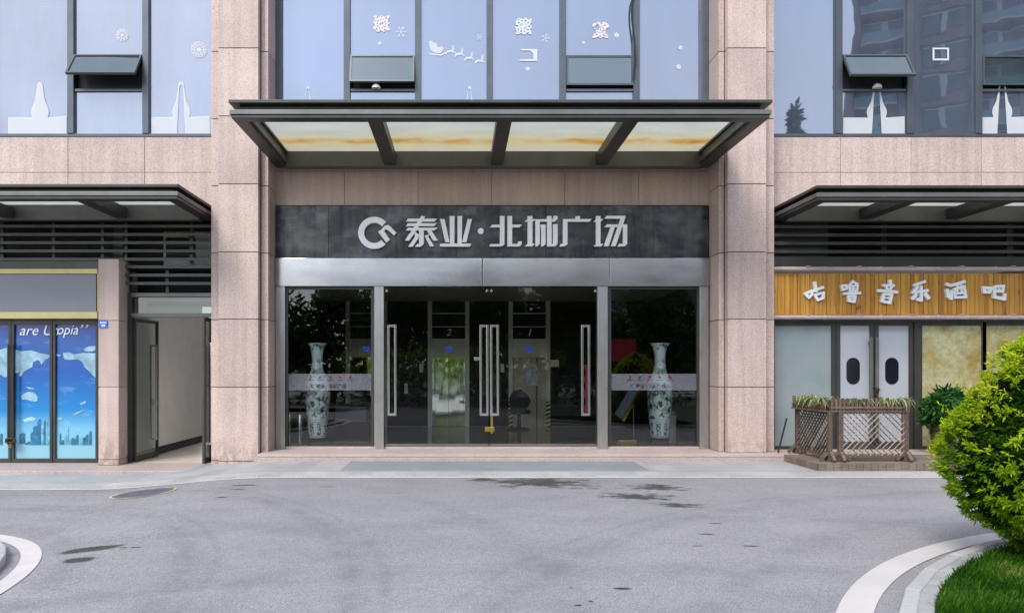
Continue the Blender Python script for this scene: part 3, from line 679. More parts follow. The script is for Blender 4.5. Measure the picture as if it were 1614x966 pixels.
# ---- entrance glazing
EH = Z(452, 14); SH = Z(407, 14)
mb = MB(); mb.box(-3.5, X(760, 13.9), -.10, .12, EH, SH - .01); mb.box(X(761, 13.9), X(960, 13.9), -.10, .12, EH, SH - .01); mb.box(X(961, 13.9), 4.70, -.10, .12, EH, SH - .01)
mb.build('door_header', M['steel'], B, bevel=.006)
ZD = PZ
def column(p0, p1): 
    mb = MB(); mb.box(X(p0, 13.92), X(p1, 13.92), -.08, .10, ZD, EH - .002); mb.build('door_column', M['steelv'], B, bevel=.005)
column(434, 449); column(590, 605); column(942, 958); column(1103, 1117)
mb = MB(); mb.box(-3.4, 4.6, -.03, .06, ZD + .001, ZD + .04); mb.build('threshold', M['step'], B)
def sidelight(p0, p1, texts_x):
    x0, x1 = X(p0, 14), X(p1, 14)
    fr = MB(); fr.box(x0, x0 + .06, -.02, .05, ZD + .04, EH); fr.box(x1 - .06, x1, -.02, .05, ZD + .04, EH); fr.box(x0 + .06, x1 - .06, -.02, .05, EH - .05, EH)
    f = fr.build('sidelight', M['alu'], B)
    gl = MB(); gl.face([(x0 + .05, .02, ZD + .04), (x1 - .05, .02, ZD + .04), (x1 - .05, .02, EH - .04), (x0 + .05, .02, EH - .04)]); gl.build('pane', M['glass'], f)
    fl = MB(); zb0, zb1 = Z(615, 14), Z(589, 14); y = .012
    fl.face([(x0 + .06, y, zb0), (x1 - .06, y, zb0), (x1 - .06, y, zb1), (x0 + .06, y, zb1)]); fl.build('frosted_band', M['film'], f)
    y = .008
    for k in range(5):
        cx = X(texts_x + k * 15.7, 14); cz = Z(594.5, 14)
        ic = MB(); ic.box(cx - .058, cx + .058, y - .001, y, Z(599.6, 14), Z(598.8, 14)); ic.build('caption_line', M['filmtext'], f)
    glys = [MB() for _ in range(5)]; r = .026
    def gl_(k, pts, wd):
        cx = X(texts_x + k * 15.7, 14); cz = Z(594.5, 14)
        stroke_outline(glys[k], [(cx + a * r, cz + b * r) for a, b in pts], wd * r, y - .002, y - .0005)
    gl_(0, [(-.4, 1), (.5, 1), (.2, 0), (.6, -.4), (.2, -1), (-.6, -1)], .6); gl_(1, [(-.9, -.6), (-.2, -.1), (.9, .8)], .6); gl_(1, [(-.6, .3), (.1, -.6)], .5)
    gl_(2, [(-.9, .9), (-.9, -.9)], .5); gl_(2, [(-.9, .7), (0, 0), (.9, .8), (.7, -.9)], .6); gl_(3, [(-.8, .9), (.9, -.9)], .6); gl_(3, [(-.8, -.3), (.3, .4)], .4)
    gl_(4, [(.6, 1), (-.9, 0), (.6, -.9), (.6, .8)], .6); gl_(4, [(-.3, 0), (.8, 0)], .7)
    for kk in glys: kk.build('icon', M['filmred'], f)
    text_obj('caption', '泰业 · 北城广场', .085, X(texts_x + 9, 14), y, Z(611, 14), M['filmtext'], f, .0004, .0015)
    lg = MB(); cx, cz = X(texts_x + 3.5, 14), Z(608.5, 14)
    stroke_outline(lg, [(cx + .026 * math.cos(R(q)), cz + .026 * math.sin(R(q))) for q in range(50, 311, 26)], .014, y - .002, y - .0006); lg.build('caption_logo', M['filmtext'], f)
sidelight(449, 590, 489); sidelight(958, 1103, 993)
# glass doors
def leaf(p0, p1, hands):
    x0, x1 = X(p0, 14), X(p1, 14)
    fr = MB(); fr.box(x0, x1, -.012, .022, ZD + .05, ZD + .09); d = fr.build('entrance_door', M['alu_pale'], B)
    gl = MB(); gl.face([(x0, .005, ZD + .09), (x1, .005, ZD + .09), (x1, .005, EH - .02), (x0, .005, EH - .02)]); gl.build('pane', M['glass_door'], d)
    for xx in (x0 + .03, x1 - .03): fit = MB(); fit.lathe([(.028, -.03), (.03, 0), (.02, .02)], (xx, -.02, EH - .07), 12); fit.build('hinge', M['chrome'], d)
    for (h0, h1) in hands:
        a, b = X(h0, 13.9), X(h1, 13.9); zt, zb_ = Z(512, 13.9), Z(655, 13.9); h = MB(); y = -.10
        t = .042
        h.box(a, a + t, y - .015, y + .015, zb_, zt); h.box(b - t, b, y - .015, y + .015, zb_, zt); h.box(a + t, b - t, y - .0148, y + .0148, zt - t, zt); h.box(a + t, b - t, y - .0148, y + .0148, zb_, zb_ + t)
        for zz in (zt - .03, zb_ + .03): h.bar(((a + b) / 2, y + .012, zz), ((a + b) / 2, .01, zz), .025, .025)
        h.build('handle', M['chrome'], d, bevel=.004)
    return d
d1 = leaf(607, 770, [(611, 625), (756, 770)]); d2 = leaf(772, 941, [(772.5, 786.5), (916, 930)])
lk = MB(); lx = X(775, 13.95); lk.box(lx - .02, lx + .02, -.09, -.03, Z(683, 13.9), Z(640, 13.9)); lk.box(lx - .13, lx + .05, -.095, -.05, Z(680, 13.9), Z(673, 13.9)); lk.build('lock', M['brass'], d2, bevel=.004)
lk = MB(); lx = X(750, 13.95); lk.box(lx - .03, lx + .08, -.09, .0, Z(568, 13.9), Z(563, 13.9)); lk.build('lock', M['chrome'], d1, bevel=.004)

# ---- lobby
LB = 5.3; LBD = LB + 14
mb = MB(); cz = Z(475, LBD)
mb.box(-3.9, 5.1, LB, LB + .2, ZD, cz); mb.box(-3.9, -3.7, .14, LB, ZD, cz); mb.box(4.9, 5.1, .14, LB, ZD, cz); mb.build('lobby_wall', M['marble'], B)
mb = MB(); mb.box(-3.9, 5.1, .06, LB, ZD - .1, ZD - .002); mb.build('lobby_floor', M['lobbyfloor'], B)
mb = MB(); mb.box(-3.9, 5.1, .14, LB, cz, cz + .1); mb.build('lobby_ceiling', M['lobbyceil'], B)
def lift(pc, num, state):
    D = LBD; x0, x1 = X(pc - 26, D), X(pc + 26, D); y = LB
    fr = MB(); j = .11
    fr.box(x0 - j, x0, y - .08, y, ZD, cz - .002); fr.box(x1, x1 + j, y - .08, y, ZD, cz - .002)
    L = fr.build('lift', M['liftframe'], B, bevel=.004)
    zt = Z(563, D); zh = Z(534, D)
    h = MB(); h.box(x0, x1, y - .06, y - .001, zt, zh); h.build('lift_header', M['liftpanel'], L)
    s = MB(); s.box((x0 + x1) / 2 - .17, (x0 + x1) / 2 + .17, y - .075, y - .06, zt + .13, zt + .31); s.build('display_frame', M['liftpanel'], L)
    s = MB(); s.box((x0 + x1) / 2 - .09, (x0 + x1) / 2 + .09, y - .082, y - .075, zt + .16, zt + .28); s.build('display', M['bluescreen'], L)
    s = MB()
    for zz in (Z(494, D), Z(515, D)): s.box(x0, x1, y - .03, y - .001, zz - .012, zz + .012)
    s.build('trim_line', M['liftframe'], L)
    if num: text_obj('floor_number', num, .26, (x0 + x1) / 2, y - .032, Z(529, D), M['white'], L, .004, .0, .25, 'CENTER')
    if state == 'steel':
        xm = (x0 + x1) / 2
        for a, b, tt in ((x0, xm - .004, .012), (xm + .004, x1, -.010)):
            q = MB(); q.face([(a, y - .03 + tt, ZD + .01), (b, y - .03 - tt, ZD + .01), (b, y - .03 - tt * .6, zt), (a, y - .03 + tt * .6, zt)]); q.build('lift_door', M['liftdoor'], L)
    else:
        q = MB(); q.box(x0, x1, y + .022, y - .005, ZD, zt - .004); dd = q.build('wooden_door', M['wooddoor'], L)
        q = MB(); xm = X(838, D); q.box(xm - .15, xm + .15, y - .042, y + .021, Z(607, D), Z(577, D)); q.build('notice', M['poster'], L)
        q = MB(); q.box(X(846, D) - .012, X(846, D) + .012, y - .04, y - .034, ZD, zt - .005); q.build('door_edge', M['dark'], L)
        q = MB(); q.lathe([(.03, -.02), (.035, 0), (.02, .02)], (X(845, D), y - .06, Z(625, D)), 12); q.build('door_knob', M['brass'], L)
        for xx in (x0 - j - .004, x1 - .004):
            q = MB(); n = 6; zt2 = Z(632, D); hh = (zt2 - ZD) / n
            q.box(xx, xx + j + .008, y - .095, y - .083, ZD, zt2, 1)
            for k in range(n):
                zz = ZD + k * hh; q.prism([(xx + .004, zz + .01), (xx + j + .004, zz + hh * .45), (xx + j + .004, zz + hh * .45 + hh * .42), (xx + .004, zz + .01 + hh * .42)], 'y', y - .097, y - .095)
            q.build('hazard_strip', [M['yellow'], M['black']], L)
    return L
lift(707, '2', 'steel'); lift(834, '1', 'wood'); lift(578, None, 'steel')
for px, py, wd, ht in ((664, 580, .045, .11), (792, 580, .045, .11), (640, 612, .045, .13)):
    q = MB(); q.box(X(px, LBD) - wd, X(px, LBD) + wd, LB - .02, LB, Z(py, LBD) - ht, Z(py, LBD) + ht); q.build('call_button', M['liftpanel'], B, bevel=.004)
q = MB(); q.box(X(866, LBD), X(881, LBD), LB - .02, LB, Z(578, LBD), Z(567, LBD)); q.build('wall_plate', M['plate'], B)
# ---- left shopfront
GD = 13.9; yg = Yd(GD)
GT = Z(505, GD)
sx0 = -9.9
doorsf = []
def shop_pane(p0, p1, nm):
    x0, x1 = X(p0, GD), X(p1, GD); zb_ = Z(722, GD)
    fr = MB(); t = .05
    fr.box(x0, x0 + t, yg - .04, yg + .04, LZ, GT); fr.box(x1 - t, x1, yg - .04, yg + .04, LZ, GT); fr.box(x0 + t, x1 - t, yg - .04, yg + .04, LZ, zb_); fr.box(x0 + t, x1 - t, yg - .04, yg + .04, GT - .08, GT)
    return fr.build(nm, M['alu'], B, bevel=.004), x0 + t, x1 - t, zb_, GT - .08
panes = [shop_pane(-120, 19, 'shop_door'), shop_pane(20, 84, 'shop_door'), shop_pane(85, 156, 'shop_window')]
for fo, a, b, z0, z1 in panes:
    q = MB(); q.face([(a, yg, z0), (b, yg, z0), (b, yg, z1), (a, yg, z1)]); q.build('poster', M['poster_blue'], fo)
def clipx(poly, a, b):
    def clip(ps, f, xx):
        out = []
        for i in range(len(ps)):
            p, q = ps[i], ps[(i + 1) % len(ps)]; ip, iq = f(p[0], xx), f(q[0], xx)
            if ip: out.append(p)
            if ip != iq: t = (xx - p[0]) / (q[0] - p[0]); out.append((xx, p[1] + t * (q[1] - p[1])))
        return out
    ps = clip(poly, lambda v, c: v >= c, a)
    return clip(ps, lambda v, c: v <= c, b) if ps else []
ZM = lambda zx, zy: (X(zx / 4.023, GD), Z(500 + zy / 4.025, GD))    # poster artwork measured on an enlargement
lands = [[(-400,190),(0,205),(60,190),(130,215),(200,210),(260,228),(318,240),(318,255),(290,268),(270,290),(262,300),(255,280),(240,270),(210,285),(205,315),(175,330),(150,345),(135,375),(120,370),(128,345),(60,370),(30,380),(0,360),(-80,420),(-160,360),(-260,420),(-400,330)],
 [(355,232),(385,238),(380,248),(355,242)],[(400,225),(440,222),(470,235),(530,225),(590,228),(640,225),(640,400),(600,380),(570,345),(540,320),(530,300),(520,280),(490,265),(440,270),(410,265),(402,245)],
 [(530,205),(560,185),(620,180),(625,200),(590,215),(545,215)],
 [(135,500),(160,480),(185,470),(205,475),(225,485),(240,505),(235,530),(215,535),(195,530),(170,520),(140,520)],
 [(165,440),(215,448),(220,458),(180,452)],[(505,545),(540,530),(548,540),(515,555)],[(455,620),(490,600),(540,585),(490,612)],
 [(145,650),(165,640),(200,630),(230,640),(215,655),(180,658),(160,665)],[(362,640),(385,630),(402,640),(380,655)]]
for fo, a, b, z0, z1 in panes:
    e = 0
    for L_ in lands:
        ps = clipx([ZM(*p) for p in L_], a + .002, b - .002)
        if len(ps) > 2: e += 1; q = MB(); q.face([(p[0], yg - .003 - e * .0003, p[1]) for p in ps]); q.build('map_print', M['poster_land'], fo)
    q = MB(); rs = random.Random(4); e = 0
    towers = [(238,808,262,650,0),(262,808,276,680,1),(278,808,292,655,0),(293,808,303,650,1),(210,808,238,690,0),(195,808,212,730,0),(125,800,160,735,0),(160,806,215,790,0),(305,808,318,700,1),
              (378,806,388,735,0),(388,806,408,780,0),(410,806,420,745,1),(425,806,436,695,1),(440,806,446,770,1),(452,808,468,765,0),(470,808,480,770,0),(482,808,498,748,0),(505,808,528,765,1),(530,808,545,760,0),(545,808,560,745,0),(566,808,582,725,0),
              (0,808,18,740,0),(-40,808,-20,720,0),(-80,808,-55,700,1),(-120,808,-95,735,0)]
    for (xa_, yb_, xb_, yt_, m_) in towers:
        (u0, w0), (u1, w1) = ZM(xa_, yb_), ZM(xb_, yt_); u0, u1 = max(u0, a + .002), min(u1, b - .002)
        if u1 > u0 + .005:
            e += 1; yy = yg - .0065 - e * .0002; q.face([(u0, yy, w0), (u1, yy, w0), (u1, yy, w1), ((u0 + u1) / 2, yy, w1 + .015), (u0, yy, w1 - .03)], m_)
    if q.f: q.build('skyline_print', [M['poster_city'], M['poster_city_pale']], fo)
text_obj('poster_lettering', 'S q u', .27, X(-60, GD), yg - .014, Z(528, GD), M['poster_text'], panes[0][0], .0008, .0, .3)
text_obj('poster_lettering', 'are Ut', .27, X(30.5, GD), yg - .014, Z(528, GD), M['poster_text'], panes[1][0], .0008, .0, .3, sx=1.02)
text_obj('poster_lettering', 'opia', .27, X(89, GD), yg - .014, Z(527, GD), M['poster_text'], panes[2][0], .0008, .0, .3, sx=.9); text_obj('quotation_mark', '”', .42, X(120.5, GD), yg - .014, Z(533, GD), M['poster_text'], panes[2][0], .0008, .0, .3)
for fo, pxs in ((panes[0][0], 11.5), (panes[1][0], 18.5)):
    h = MB(); hx = X(pxs, 13.75); h.tube([(hx, Yd(13.78), Z(543, 13.78)), (hx, Yd(13.78), Z(700, 13.78))], .022, 10)
    for py in (548, 694): h.bar((hx, Yd(13.78), Z(py, 13.78)), (hx, yg - .03, Z(py, 13.78)), .02, .02)
    h.build('handle', M['alu'], fo)
hx = X(15, 13.72); ck = thing('padlock', 'rusty padlock and chain wound round the poster door handles', 'padlock', (hx, Yd(13.7), Z(697, 13.72)))
q = MB(); pts = [(hx + .075 * math.cos(t), Yd(13.74) + .03 * math.sin(t * 1.3), Z(694, 13.72) + .045 * math.sin(t) + .01 * math.sin(3 * t)) for t in [i * .5 for i in range(26)]]
q.tube(pts, .014, 6); q.build('chain', pbr('rusty_chain', (.10, .05, .025), .7, .4, .4, 20), ck)
q = MB(); q.box(hx + .022, hx + .035, Yd(13.69), Yd(13.72), Z(706, 13.7), Z(699, 13.7)); q.build('lock_body', M['brass'], ck, bevel=.006)
# header above the shop glass
mb = MB(); mb.box(sx0, X(155.5, 13.6), yg - .06, yg + .2, GT, GT + .03); mb.build('shop_lintel', M['alu'], B)
# left corridor doorway
cl, cr = X(203, 13.9), -4.62; zt = Z(500, 13.9); ztr = Z(462, 13.9)
dk = MB(); dk.box(cl - .02, cl + .07, yg - .04, yg + .08, LZ, ztr); dk.box(cr, cr + .08, yg - .04, yg + .08, LZ, ztr); dk.box(cl + .07, cr, yg - .045, yg + .08, zt, zt + .075, 1); dk.box(cl + .07, cr, yg - .045, yg + .08, ztr - .075, ztr, 1)
df = dk.build('door_frame', [M['alu'], M['alu_pale']], B, bevel=.004)
q = MB(); q.face([(cl + .07, yg + .02, zt + .075), (cr, yg + .02, zt + .075), (cr, yg + .02, ztr - .075), (cl + .07, yg + .02, ztr - .075)]); q.build('transom_pane', clear_glass('transom_glass', (.20, .24, .20), 1.2, .03), df)
q = MB(); xw = cl + .02; ye = 3.8      # open end and light shaft invented to bring daylight onto the corridor wall
q.box(xw - .1, xw, yg + .1, ye, LZ, 3.0); q.box(cr + .05, cr + .15, yg + .1, ye, LZ, 3.0); q.box(xw - .1, cr + .15, yg + .1, 1.2, 3.0, 3.1)
q.box(xw - .1, xw, 1.2, ye, 3.0, 7.5); q.box(cr + .05, cr + .15, 1.2, ye, 3.0, 7.5); q.box(xw, cr + .05, 1.1, 1.199, 3.101, 7.5); q.build('corridor_wall', M['wallwhite'], B)  # tall white shaft walls added to bounce daylight down
q = MB(); q.box(xw, xw + .015, yg + .12, 3.79, LZ, LZ + .16); q.build('skirting', M['black'], B)
q = MB(); q.box(xw + .02, cr + .04, yg + .0, 3.79, LZ - .05, LZ + .006); q.build('corridor_floor', M['beigefloor'], B)
def corridor_leaf(hx_, d0, end, hand_side):
    """glass leaf hinged at hx_, standing open; end = (x, y) of the free edge"""
    a = Vector((hx_, d0, 0)); b = Vector((end[0], end[1], 0)); z0, z1 = LZ + .02, zt - .02; t = .05
    fr = MB(); 
    d = (b - a).normalized()
    for p in (a, b): fr.bar((p.x, p.y, z0), (p.x, p.y, z1), t, .04, up=(d.x, d.y, 0))
    fr.bar((a.x, a.y, z0 + .05), (b.x, b.y, z0 + .05), .04, .1); fr.bar((a.x, a.y, z1 - .03), (b.x, b.y, z1 - .03), .04, .06)
    L_ = fr.build('corridor_door', M['alu'], B)
    q = MB(); q.face([(a.x, a.y, z0 + .1), (b.x, b.y, z0 + .1), (b.x, b.y, z1 - .06), (a.x, a.y, z1 - .06)]); q.build('pane', clear_glass('corridor_glass', (.55, .66, .60), 2.2, .06), L_)
    n = Vector((-d.y, d.x, 0)) * hand_side; p = b - d * .14
    h = MB(); za, zb_ = Z(541, 13.8), Z(700, 13.8)
    for s_ in (-1, 1):
        pp = p + n * .06 * s_; h.bar((pp.x, pp.y, za), (pp.x, pp.y, zb_), .03, .03)
        for zz in (za - .02, zb_ + .02): h.bar((pp.x, pp.y, zz), (p.x, p.y, zz), .025, .04)
    h.build('handle', M['chrome'], L_, bevel=.004)
    lk = MB(); pp = p + n * .05 + d * .06; lk.box(pp.x - .02, pp.x + .02, pp.y - .03, pp.y + .03, Z(642, 13.8), Z(632, 13.8)); lk.build('lock', M['chrome'], L_)
corridor_leaf(cl + .09, yg + .05, (cl + .17, yg + .88), -1)
corridor_leaf(cr - .03, yg - .02, (cr - .115, yg - .30), -1)
# ---- louvres
def louvre(x0, x1, zs, D, posts, back=.8, zlo=None, zhi=None):
    y = Yd(D); mb = MB()
    for z in zs: mb.prism([(y - .03, z - .028), (y + .07, z - .012), (y + .07, z + .028), (y - .03, z + .028)], 'x', x0, x1)
    back = min(back, .58) if x1 < 0 else back
    L_ = mb.build('louvre', M['louvre'], B, bevel=.003)
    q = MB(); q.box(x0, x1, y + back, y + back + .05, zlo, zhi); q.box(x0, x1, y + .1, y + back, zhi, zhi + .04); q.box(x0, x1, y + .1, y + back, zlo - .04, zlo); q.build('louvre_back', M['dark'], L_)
    for px in posts: q = MB(); q.box(X(px, D + .15), X(px, D + .15) + .06, y + .12, y + .17, zlo, zhi); q.build('louvre_post', M['alu'], L_)
    return L_
LZs = [Z(y, 13.8) for y in (357, 370, 383, 396, 409)]
louvre(-10.5, -4.5, LZs, 13.8, (2, 83, 160, 197, 300), .9, Z(421, 13.8), Z(342, 13.8))
louvre(X(196, 13.8), -4.5, [Z(y, 13.8) for y in (421, 434, 447)], 13.8, (203, 262), .9, Z(460, 13.8), Z(421.5, 13.8))
mb = MB(); mb.box(sx0 - .6, X(155, 13.6), Yd(13.78), Yd(13.95), Z(424, 13.8), Z(412, 13.8)); mb.box(X(180, 14.2), X(196, 14.2), .15, .3, Z(420, 14.2), Z(350, 14.2)); mb.build('louvre_base', M['alu'], B)
mb = MB(); mb.box(-10.5, -4.46, .66, .72, 2.9, 4.62); mb.build('light_leak_panel', M['dark'], B)  # dark panel added to stop bright sky leaking through the louvres
LR = [Z(y, 13.8) for y in (346, 358, 371, 384, 397)]
louvre(5.65, 14, LR, 13.8, (1388, 1391, 1585, 1590), .9, Z(408, 13.8), Z(342, 13.8))
mb = MB(); mb.box(5.70, 14, Yd(13.78), Yd(13.95), Z(420, 13.8), Z(405, 13.8)); 
mb.build('louvre_base', M['alu'], B)
mb = MB(); mb.box(5.68, X(1304, 13.95), Yd(13.92), Yd(13.98), Z(407, 13.9), Z(343, 13.9)); mb.build('blank_panel', M['alu'], B)
ac = thing('air_conditioner', 'grey air conditioner unit standing behind the louvre slats above the open doorway', 'air conditioner', (-4.95, .3, Z(420, 14.3)))
q = MB(); ax0, ax1 = X(258, 14.25), -4.3; q.box(ax0, ax1, .22, .6, Z(420, 14.2), Z(364, 14.2)); q.build('casing', M['acwhite'], ac, bevel=.02)
q = MB(); q.box(ax0 + .06, X(308, 14.2), .205, .22, Z(408, 14.2), Z(374, 14.2)); q.build('grille', M['black'], ac)

# ---- right bar front
bw = 13.9; yb = Yd(bw); zt_ = Z(508, bw); zb_ = PZ
def bar_pane(p0, p1, mat, nm, base=.06):
    x0, x1 = X(p0, bw), X(p1, bw); fr = MB(); t = .075
    fr.box(x0, x0 + t, yb - .03, yb + .05, zb_, zt_); fr.box(x1 - t, x1, yb - .03, yb + .05, zb_, zt_); fr.box(x0 + t, x1 - t, yb - .03, yb + .05, zb_, zb_ + base); fr.box(x0 + t, x1 - t, yb - .03, yb + .05, zt_ - .06, zt_)
    o = fr.build(nm, M['alu'], B, bevel=.004)
    q = MB(); q.face([(x0 + t, yb, zb_ + base), (x1 - t, yb, zb_ + base), (x1 - t, yb, zt_ - .06), (x0 + t, yb, zt_ - .06)]); q.build('pane', mat, o); return o
mb = MB(); mb.box(5.66, 13, yb - .05, yb + .3, zt_ + .001, zt_ + .10); mb.build('bar_lintel', M['alu'], B)
bar_pane(1214, 1316, M['panelgrey'], 'bar_window'); 
for p0, p1, oc, hx0 in ((1317, 1376.5, 1344.5, 1373), (1377.5, 1438, 1405.5, 1383)):
    o = bar_pane(p0, p1, M['paneldoor'], 'bar_door', .14)
    q = MB(); cx, cz0, cz1, r = X(oc, bw), Z(574, bw), Z(595, bw), .125
    pts = [(cx + r * math.cos(R(a)), cz0 + r * math.sin(R(a))) for a in range(0, 181, 12)] + [(cx + r * math.cos(R(a)), cz1 + r * math.sin(R(a))) for a in range(180, 361, 12)]
    q.prism(pts, 'y', yb - .008, yb - .001); q.build('oval_window', pbr('dark_oval_glass', (.006, .008, .014), .08, 0, .1), o)
    h = MB(); hx = X(hx0 - (0 if hx0 < 1380 else 1), 13.8)
    h.box(hx - .03, hx + .03, yb - .12, yb - .09, Z(690, 13.8), Z(531, 13.8))
    for py in (540, 680): h.box(hx - .012, hx + .012, yb - .09, yb - .02, Z(py, 13.8) - .02, Z(py, 13.8) + .02)
    h.build('handle', M['alu_pale'], o, bevel=.004)
mb = MB(); mb.box(X(1439, bw), X(1449, bw), yb - .05, yb + .05, zb_, zt_); mb.build('bar_post', M['alu'], B)
bar_pane(1446, 1553, M['panelyellow'], 'bar_window'); bar_pane(1547, 1660, M['panelyellow'], 'bar_window'); bar_pane(1661, 1780, M['panelgrey'], 'bar_window')

# ================================================================== CANOPIES
def canopy(name, label, Df, Db, x0, x1, ztop, zbot, ribs, gmat, tilt=0, rear=.22):
    yf, yw = Yd(Df), Yd(Db); c = thing(name, label, 'canopy', ((x0 + x1) / 2, yw, zbot)); H = ztop - zbot
    A = M['alu']
    def ring_(mb, o0, o1, z0, z1, m=0):
        """front and two side runs of the fascia, between outset o0 (outer) and o1 (inner)"""
        mb.box(x0 - o0, x1 + o0, yf - o0, yf - o1, z0, z1, m); mb.box(x0 - o0, x0 - o1, yf - o1, yw, z0, z1, m); mb.box(x1 + o1, x1 + o0, yf - o1, yw, z0, z1, m)
    f = MB()
    ring_(f, 0.0, -.28, ztop - .05, ztop)                       # thin projecting top plate
    ring_(f, -.13, -.25, zbot + .124, ztop - .052)              # recessed web
    ring_(f, -.01, -.27, zbot + .05, zbot + .12, 1)             # bright channel
    ring_(f, -.03, -.23, zbot, zbot + .048)                     # lower flange
    f.build('fascia', [A, M['alu_pale']], c, bevel=.006)
    r = MB(); r.box(x0 + .23, x1 - .23, yw - rear, yw - .004, zbot - .02, zbot + .26); r.build('rear_beam', M['alu_pale'], c, bevel=.004)
    for xr in ribs:
        b = MB(); b.box(xr - .115, xr + .115, yf + .24, yw - rear - .003, zbot + .012, zbot + .20); b.build('rib', A, c, bevel=.006)
    xs = [x0 + .26] + list(ribs) + [x1 - .26]
    for i in range(len(xs) - 1):
        q = MB(); q.box(xs[i] + (.0 if i == 0 else .004), xs[i + 1] - .004, yf + .25, yw - .01, zbot + .262, zbot + .274); q.build('glass_panel', gmat, c)
    return c
Dm = 11.15
CR = [X(y, Dm + .25) for y in (594, 795, 985)]
zt, zb_ = Z(157, Dm), Z(185, Dm)
# rib lines run back to x = 615, 783, 945 at the wall: ribs are straight in depth
CR = [X(615, 13.8), X(783, 13.8), X(948, 13.8)]
canopy('entrance_canopy', 'large dark steel canopy with rust stained frosted glass over the main entrance', Dm, 14.0, -3.51, 4.72, zt, zb_, CR, M['canopy_stained'])
Dl = 12.05; zt, zb_ = Z(290, Dl), Z(313, Dl)
lr = X(192, 13.7); canopy('shop_canopy', 'lower dark canopy with clean frosted glass above the blue poster shop', Dl, WD, -11.0, X(281, Dl), zt, zb_, [lr - 2.08 * k for k in (2, 1, 0)], M['canopy_clean'])
zt, zb_ = Z(292, Dl), Z(315, Dl); r0 = X(1363, 13.7)
canopy('bar_canopy', 'lower dark canopy with clean frosted glass above the wooden bar sign', Dl, WD, X(1287, Dl), 13.4, zt, zb_, [r0 + 1.62 * k for k in (0, 1, 2, 3)], M['canopy_clean'])

# ================================================================== SIGNS
S = thing('entrance_sign', 'dark stained metal sign board with pale raised lettering above the main entrance', 'sign', (.6, 0, SH))
zs0, zs1 = SH, Z(325, 14)
mb = MB(); js = [-3.5, X(518, 13.97), X(720, 13.97), X(860, 13.97), X(1030, 13.97), 4.70]
for i in range(5): mb.box(js[i] + .002, js[i + 1] - .002, -.05, .08, zs0, zs1 - .005)
mb.build('sign_board', M['signmetal'], S, bevel=.003)
SD = 13.9
z1f = lambda p: (X(560 + p[0] / 8.495, SD), Z(335 + p[1] / 8.495, SD))
z2f = lambda p: (X(740 + p[0] / 10.76, SD), Z(335 + p[1] / 10.76, SD))
z3f = lambda p: (X(870 + p[0] / 12.415, SD), Z(335 + p[1] / 12.415, SD))
def glyph(name, polys, f):
    mb = MB()
    for i, P in enumerate(polys): mb.prism([f(p) for p in P], 'y', -.13 - i * .0008, -.052)
    return mb.build(name, M['white'], S)
arc = [(255 + 214 * math.cos(R(a)), 276 + 214 * math.sin(R(a))) for a in range(318, 42, -6)]; arci = [(255 + 136 * math.cos(R(a)), 276 + 138 * math.sin(R(a))) for a in range(48, 319, 6)]
mb = MB(); nA = 36
for i in range(nA):
    t0 = R(45 + 273 * i / nA); t1 = R(45 + 273 * (i + 1) / nA)
    q = [z1f((255 + r * math.cos(t), 276 + r * math.sin(t))) for r, t in ((135, t0), (214, t0), (214, t1), (135, t1))]; mb.prism(q, 'y', -.13, -.052)
for i, P in enumerate([[(308, 262), (368, 222), (465, 368), (415, 405)], [(350, 236), (398, 178), (445, 172), (478, 198), (552, 275), (520, 309), (432, 234), (408, 226), (375, 262)]]): mb.prism([z1f(p) for p in P], 'y', -.132 - i * .001, -.052)
mb.build('logo', M['white'], S)
glyph('character', [[(705,88),(1092,88),(1060,124),(680,124)], [(705,148),(1092,148),(1055,186),(680,186)], [(710,208),(1105,208),(1060,242),(680,242)], [(885,52),(935,58),(870,160),(805,262),(720,378),(665,378),(745,262),(825,140)],
   [(950,232),(1012,232),(1105,378),(1045,378)], [(855,230),(918,230),(918,420),(880,460),(800,460),(830,425),(855,425)], [(790,250),(858,305),(845,350),(770,460),(710,460),(800,330)], [(930,315),(990,300),(975,330),(1055,455),(1000,455)]], z1f)
glyph('character', [[(1135,92),(1195,92),(1262,400),(1205,400)], [(1262,52),(1330,52),(1325,424),(1268,424)], [(1368,52),(1432,52),(1425,424),(1368,424)], [(1505,92),(1562,92),(1488,400),(1430,400)], [(1135,420),(1555,420),(1530,458),(1135,458)]], z1f)
glyph('dot', [[(190 + 50 * math.cos(R(a)), 320 + 50 * math.sin(R(a))) for a in range(0, 360, 20)]], z2f)
glyph('character', [[(382,212),(520,212),(520,255),(345,255)], [(515,65),(592,65),(592,540),(548,578),(515,578)], [(352,540),(520,540),(548,578),(338,578)], [(642,65),(722,65),(722,578),(642,578)], [(715,538),(815,538),(848,578),(715,578)], [(822,495),(885,495),(885,538),(848,578),(812,560)], [(718,212),(890,212),(848,255),(718,255)]], z2f)
glyph('character', [[(985,65),(1065,65),(1065,560),(985,560)], [(985,535),(1105,535),(1062,578),(935,578)], [(975,120),(1130,120),(1070,160),(935,160)], [(1115,120),(1410,120),(1400,160),(1115,160)], [(1115,140),(1190,140),(1190,535),(1145,578),(1115,578)], [(1200,210),(1288,210),(1288,540),(1245,578),(1212,578),(1212,300)],
   [(1312,65),(1390,65),(1390,578),(1312,578)], [(1385,537),(1450,537),(1470,556),(1445,578),(1385,578)], [(1412,205),(1490,205),(1490,535),(1450,570),(1412,540)], [(1425,65),(1490,65),(1490,112),(1440,160),(1385,160),(1412,120)]], z2f)
glyph('character', [[(210,135),(450,135),(460,78),(545,78),(540,135),(775,135),(730,185),(210,185)], [(210,160),(300,160),(300,625),(242,668),(210,668)], [(165,620),(220,620),(245,668),(145,668)]], z3f)
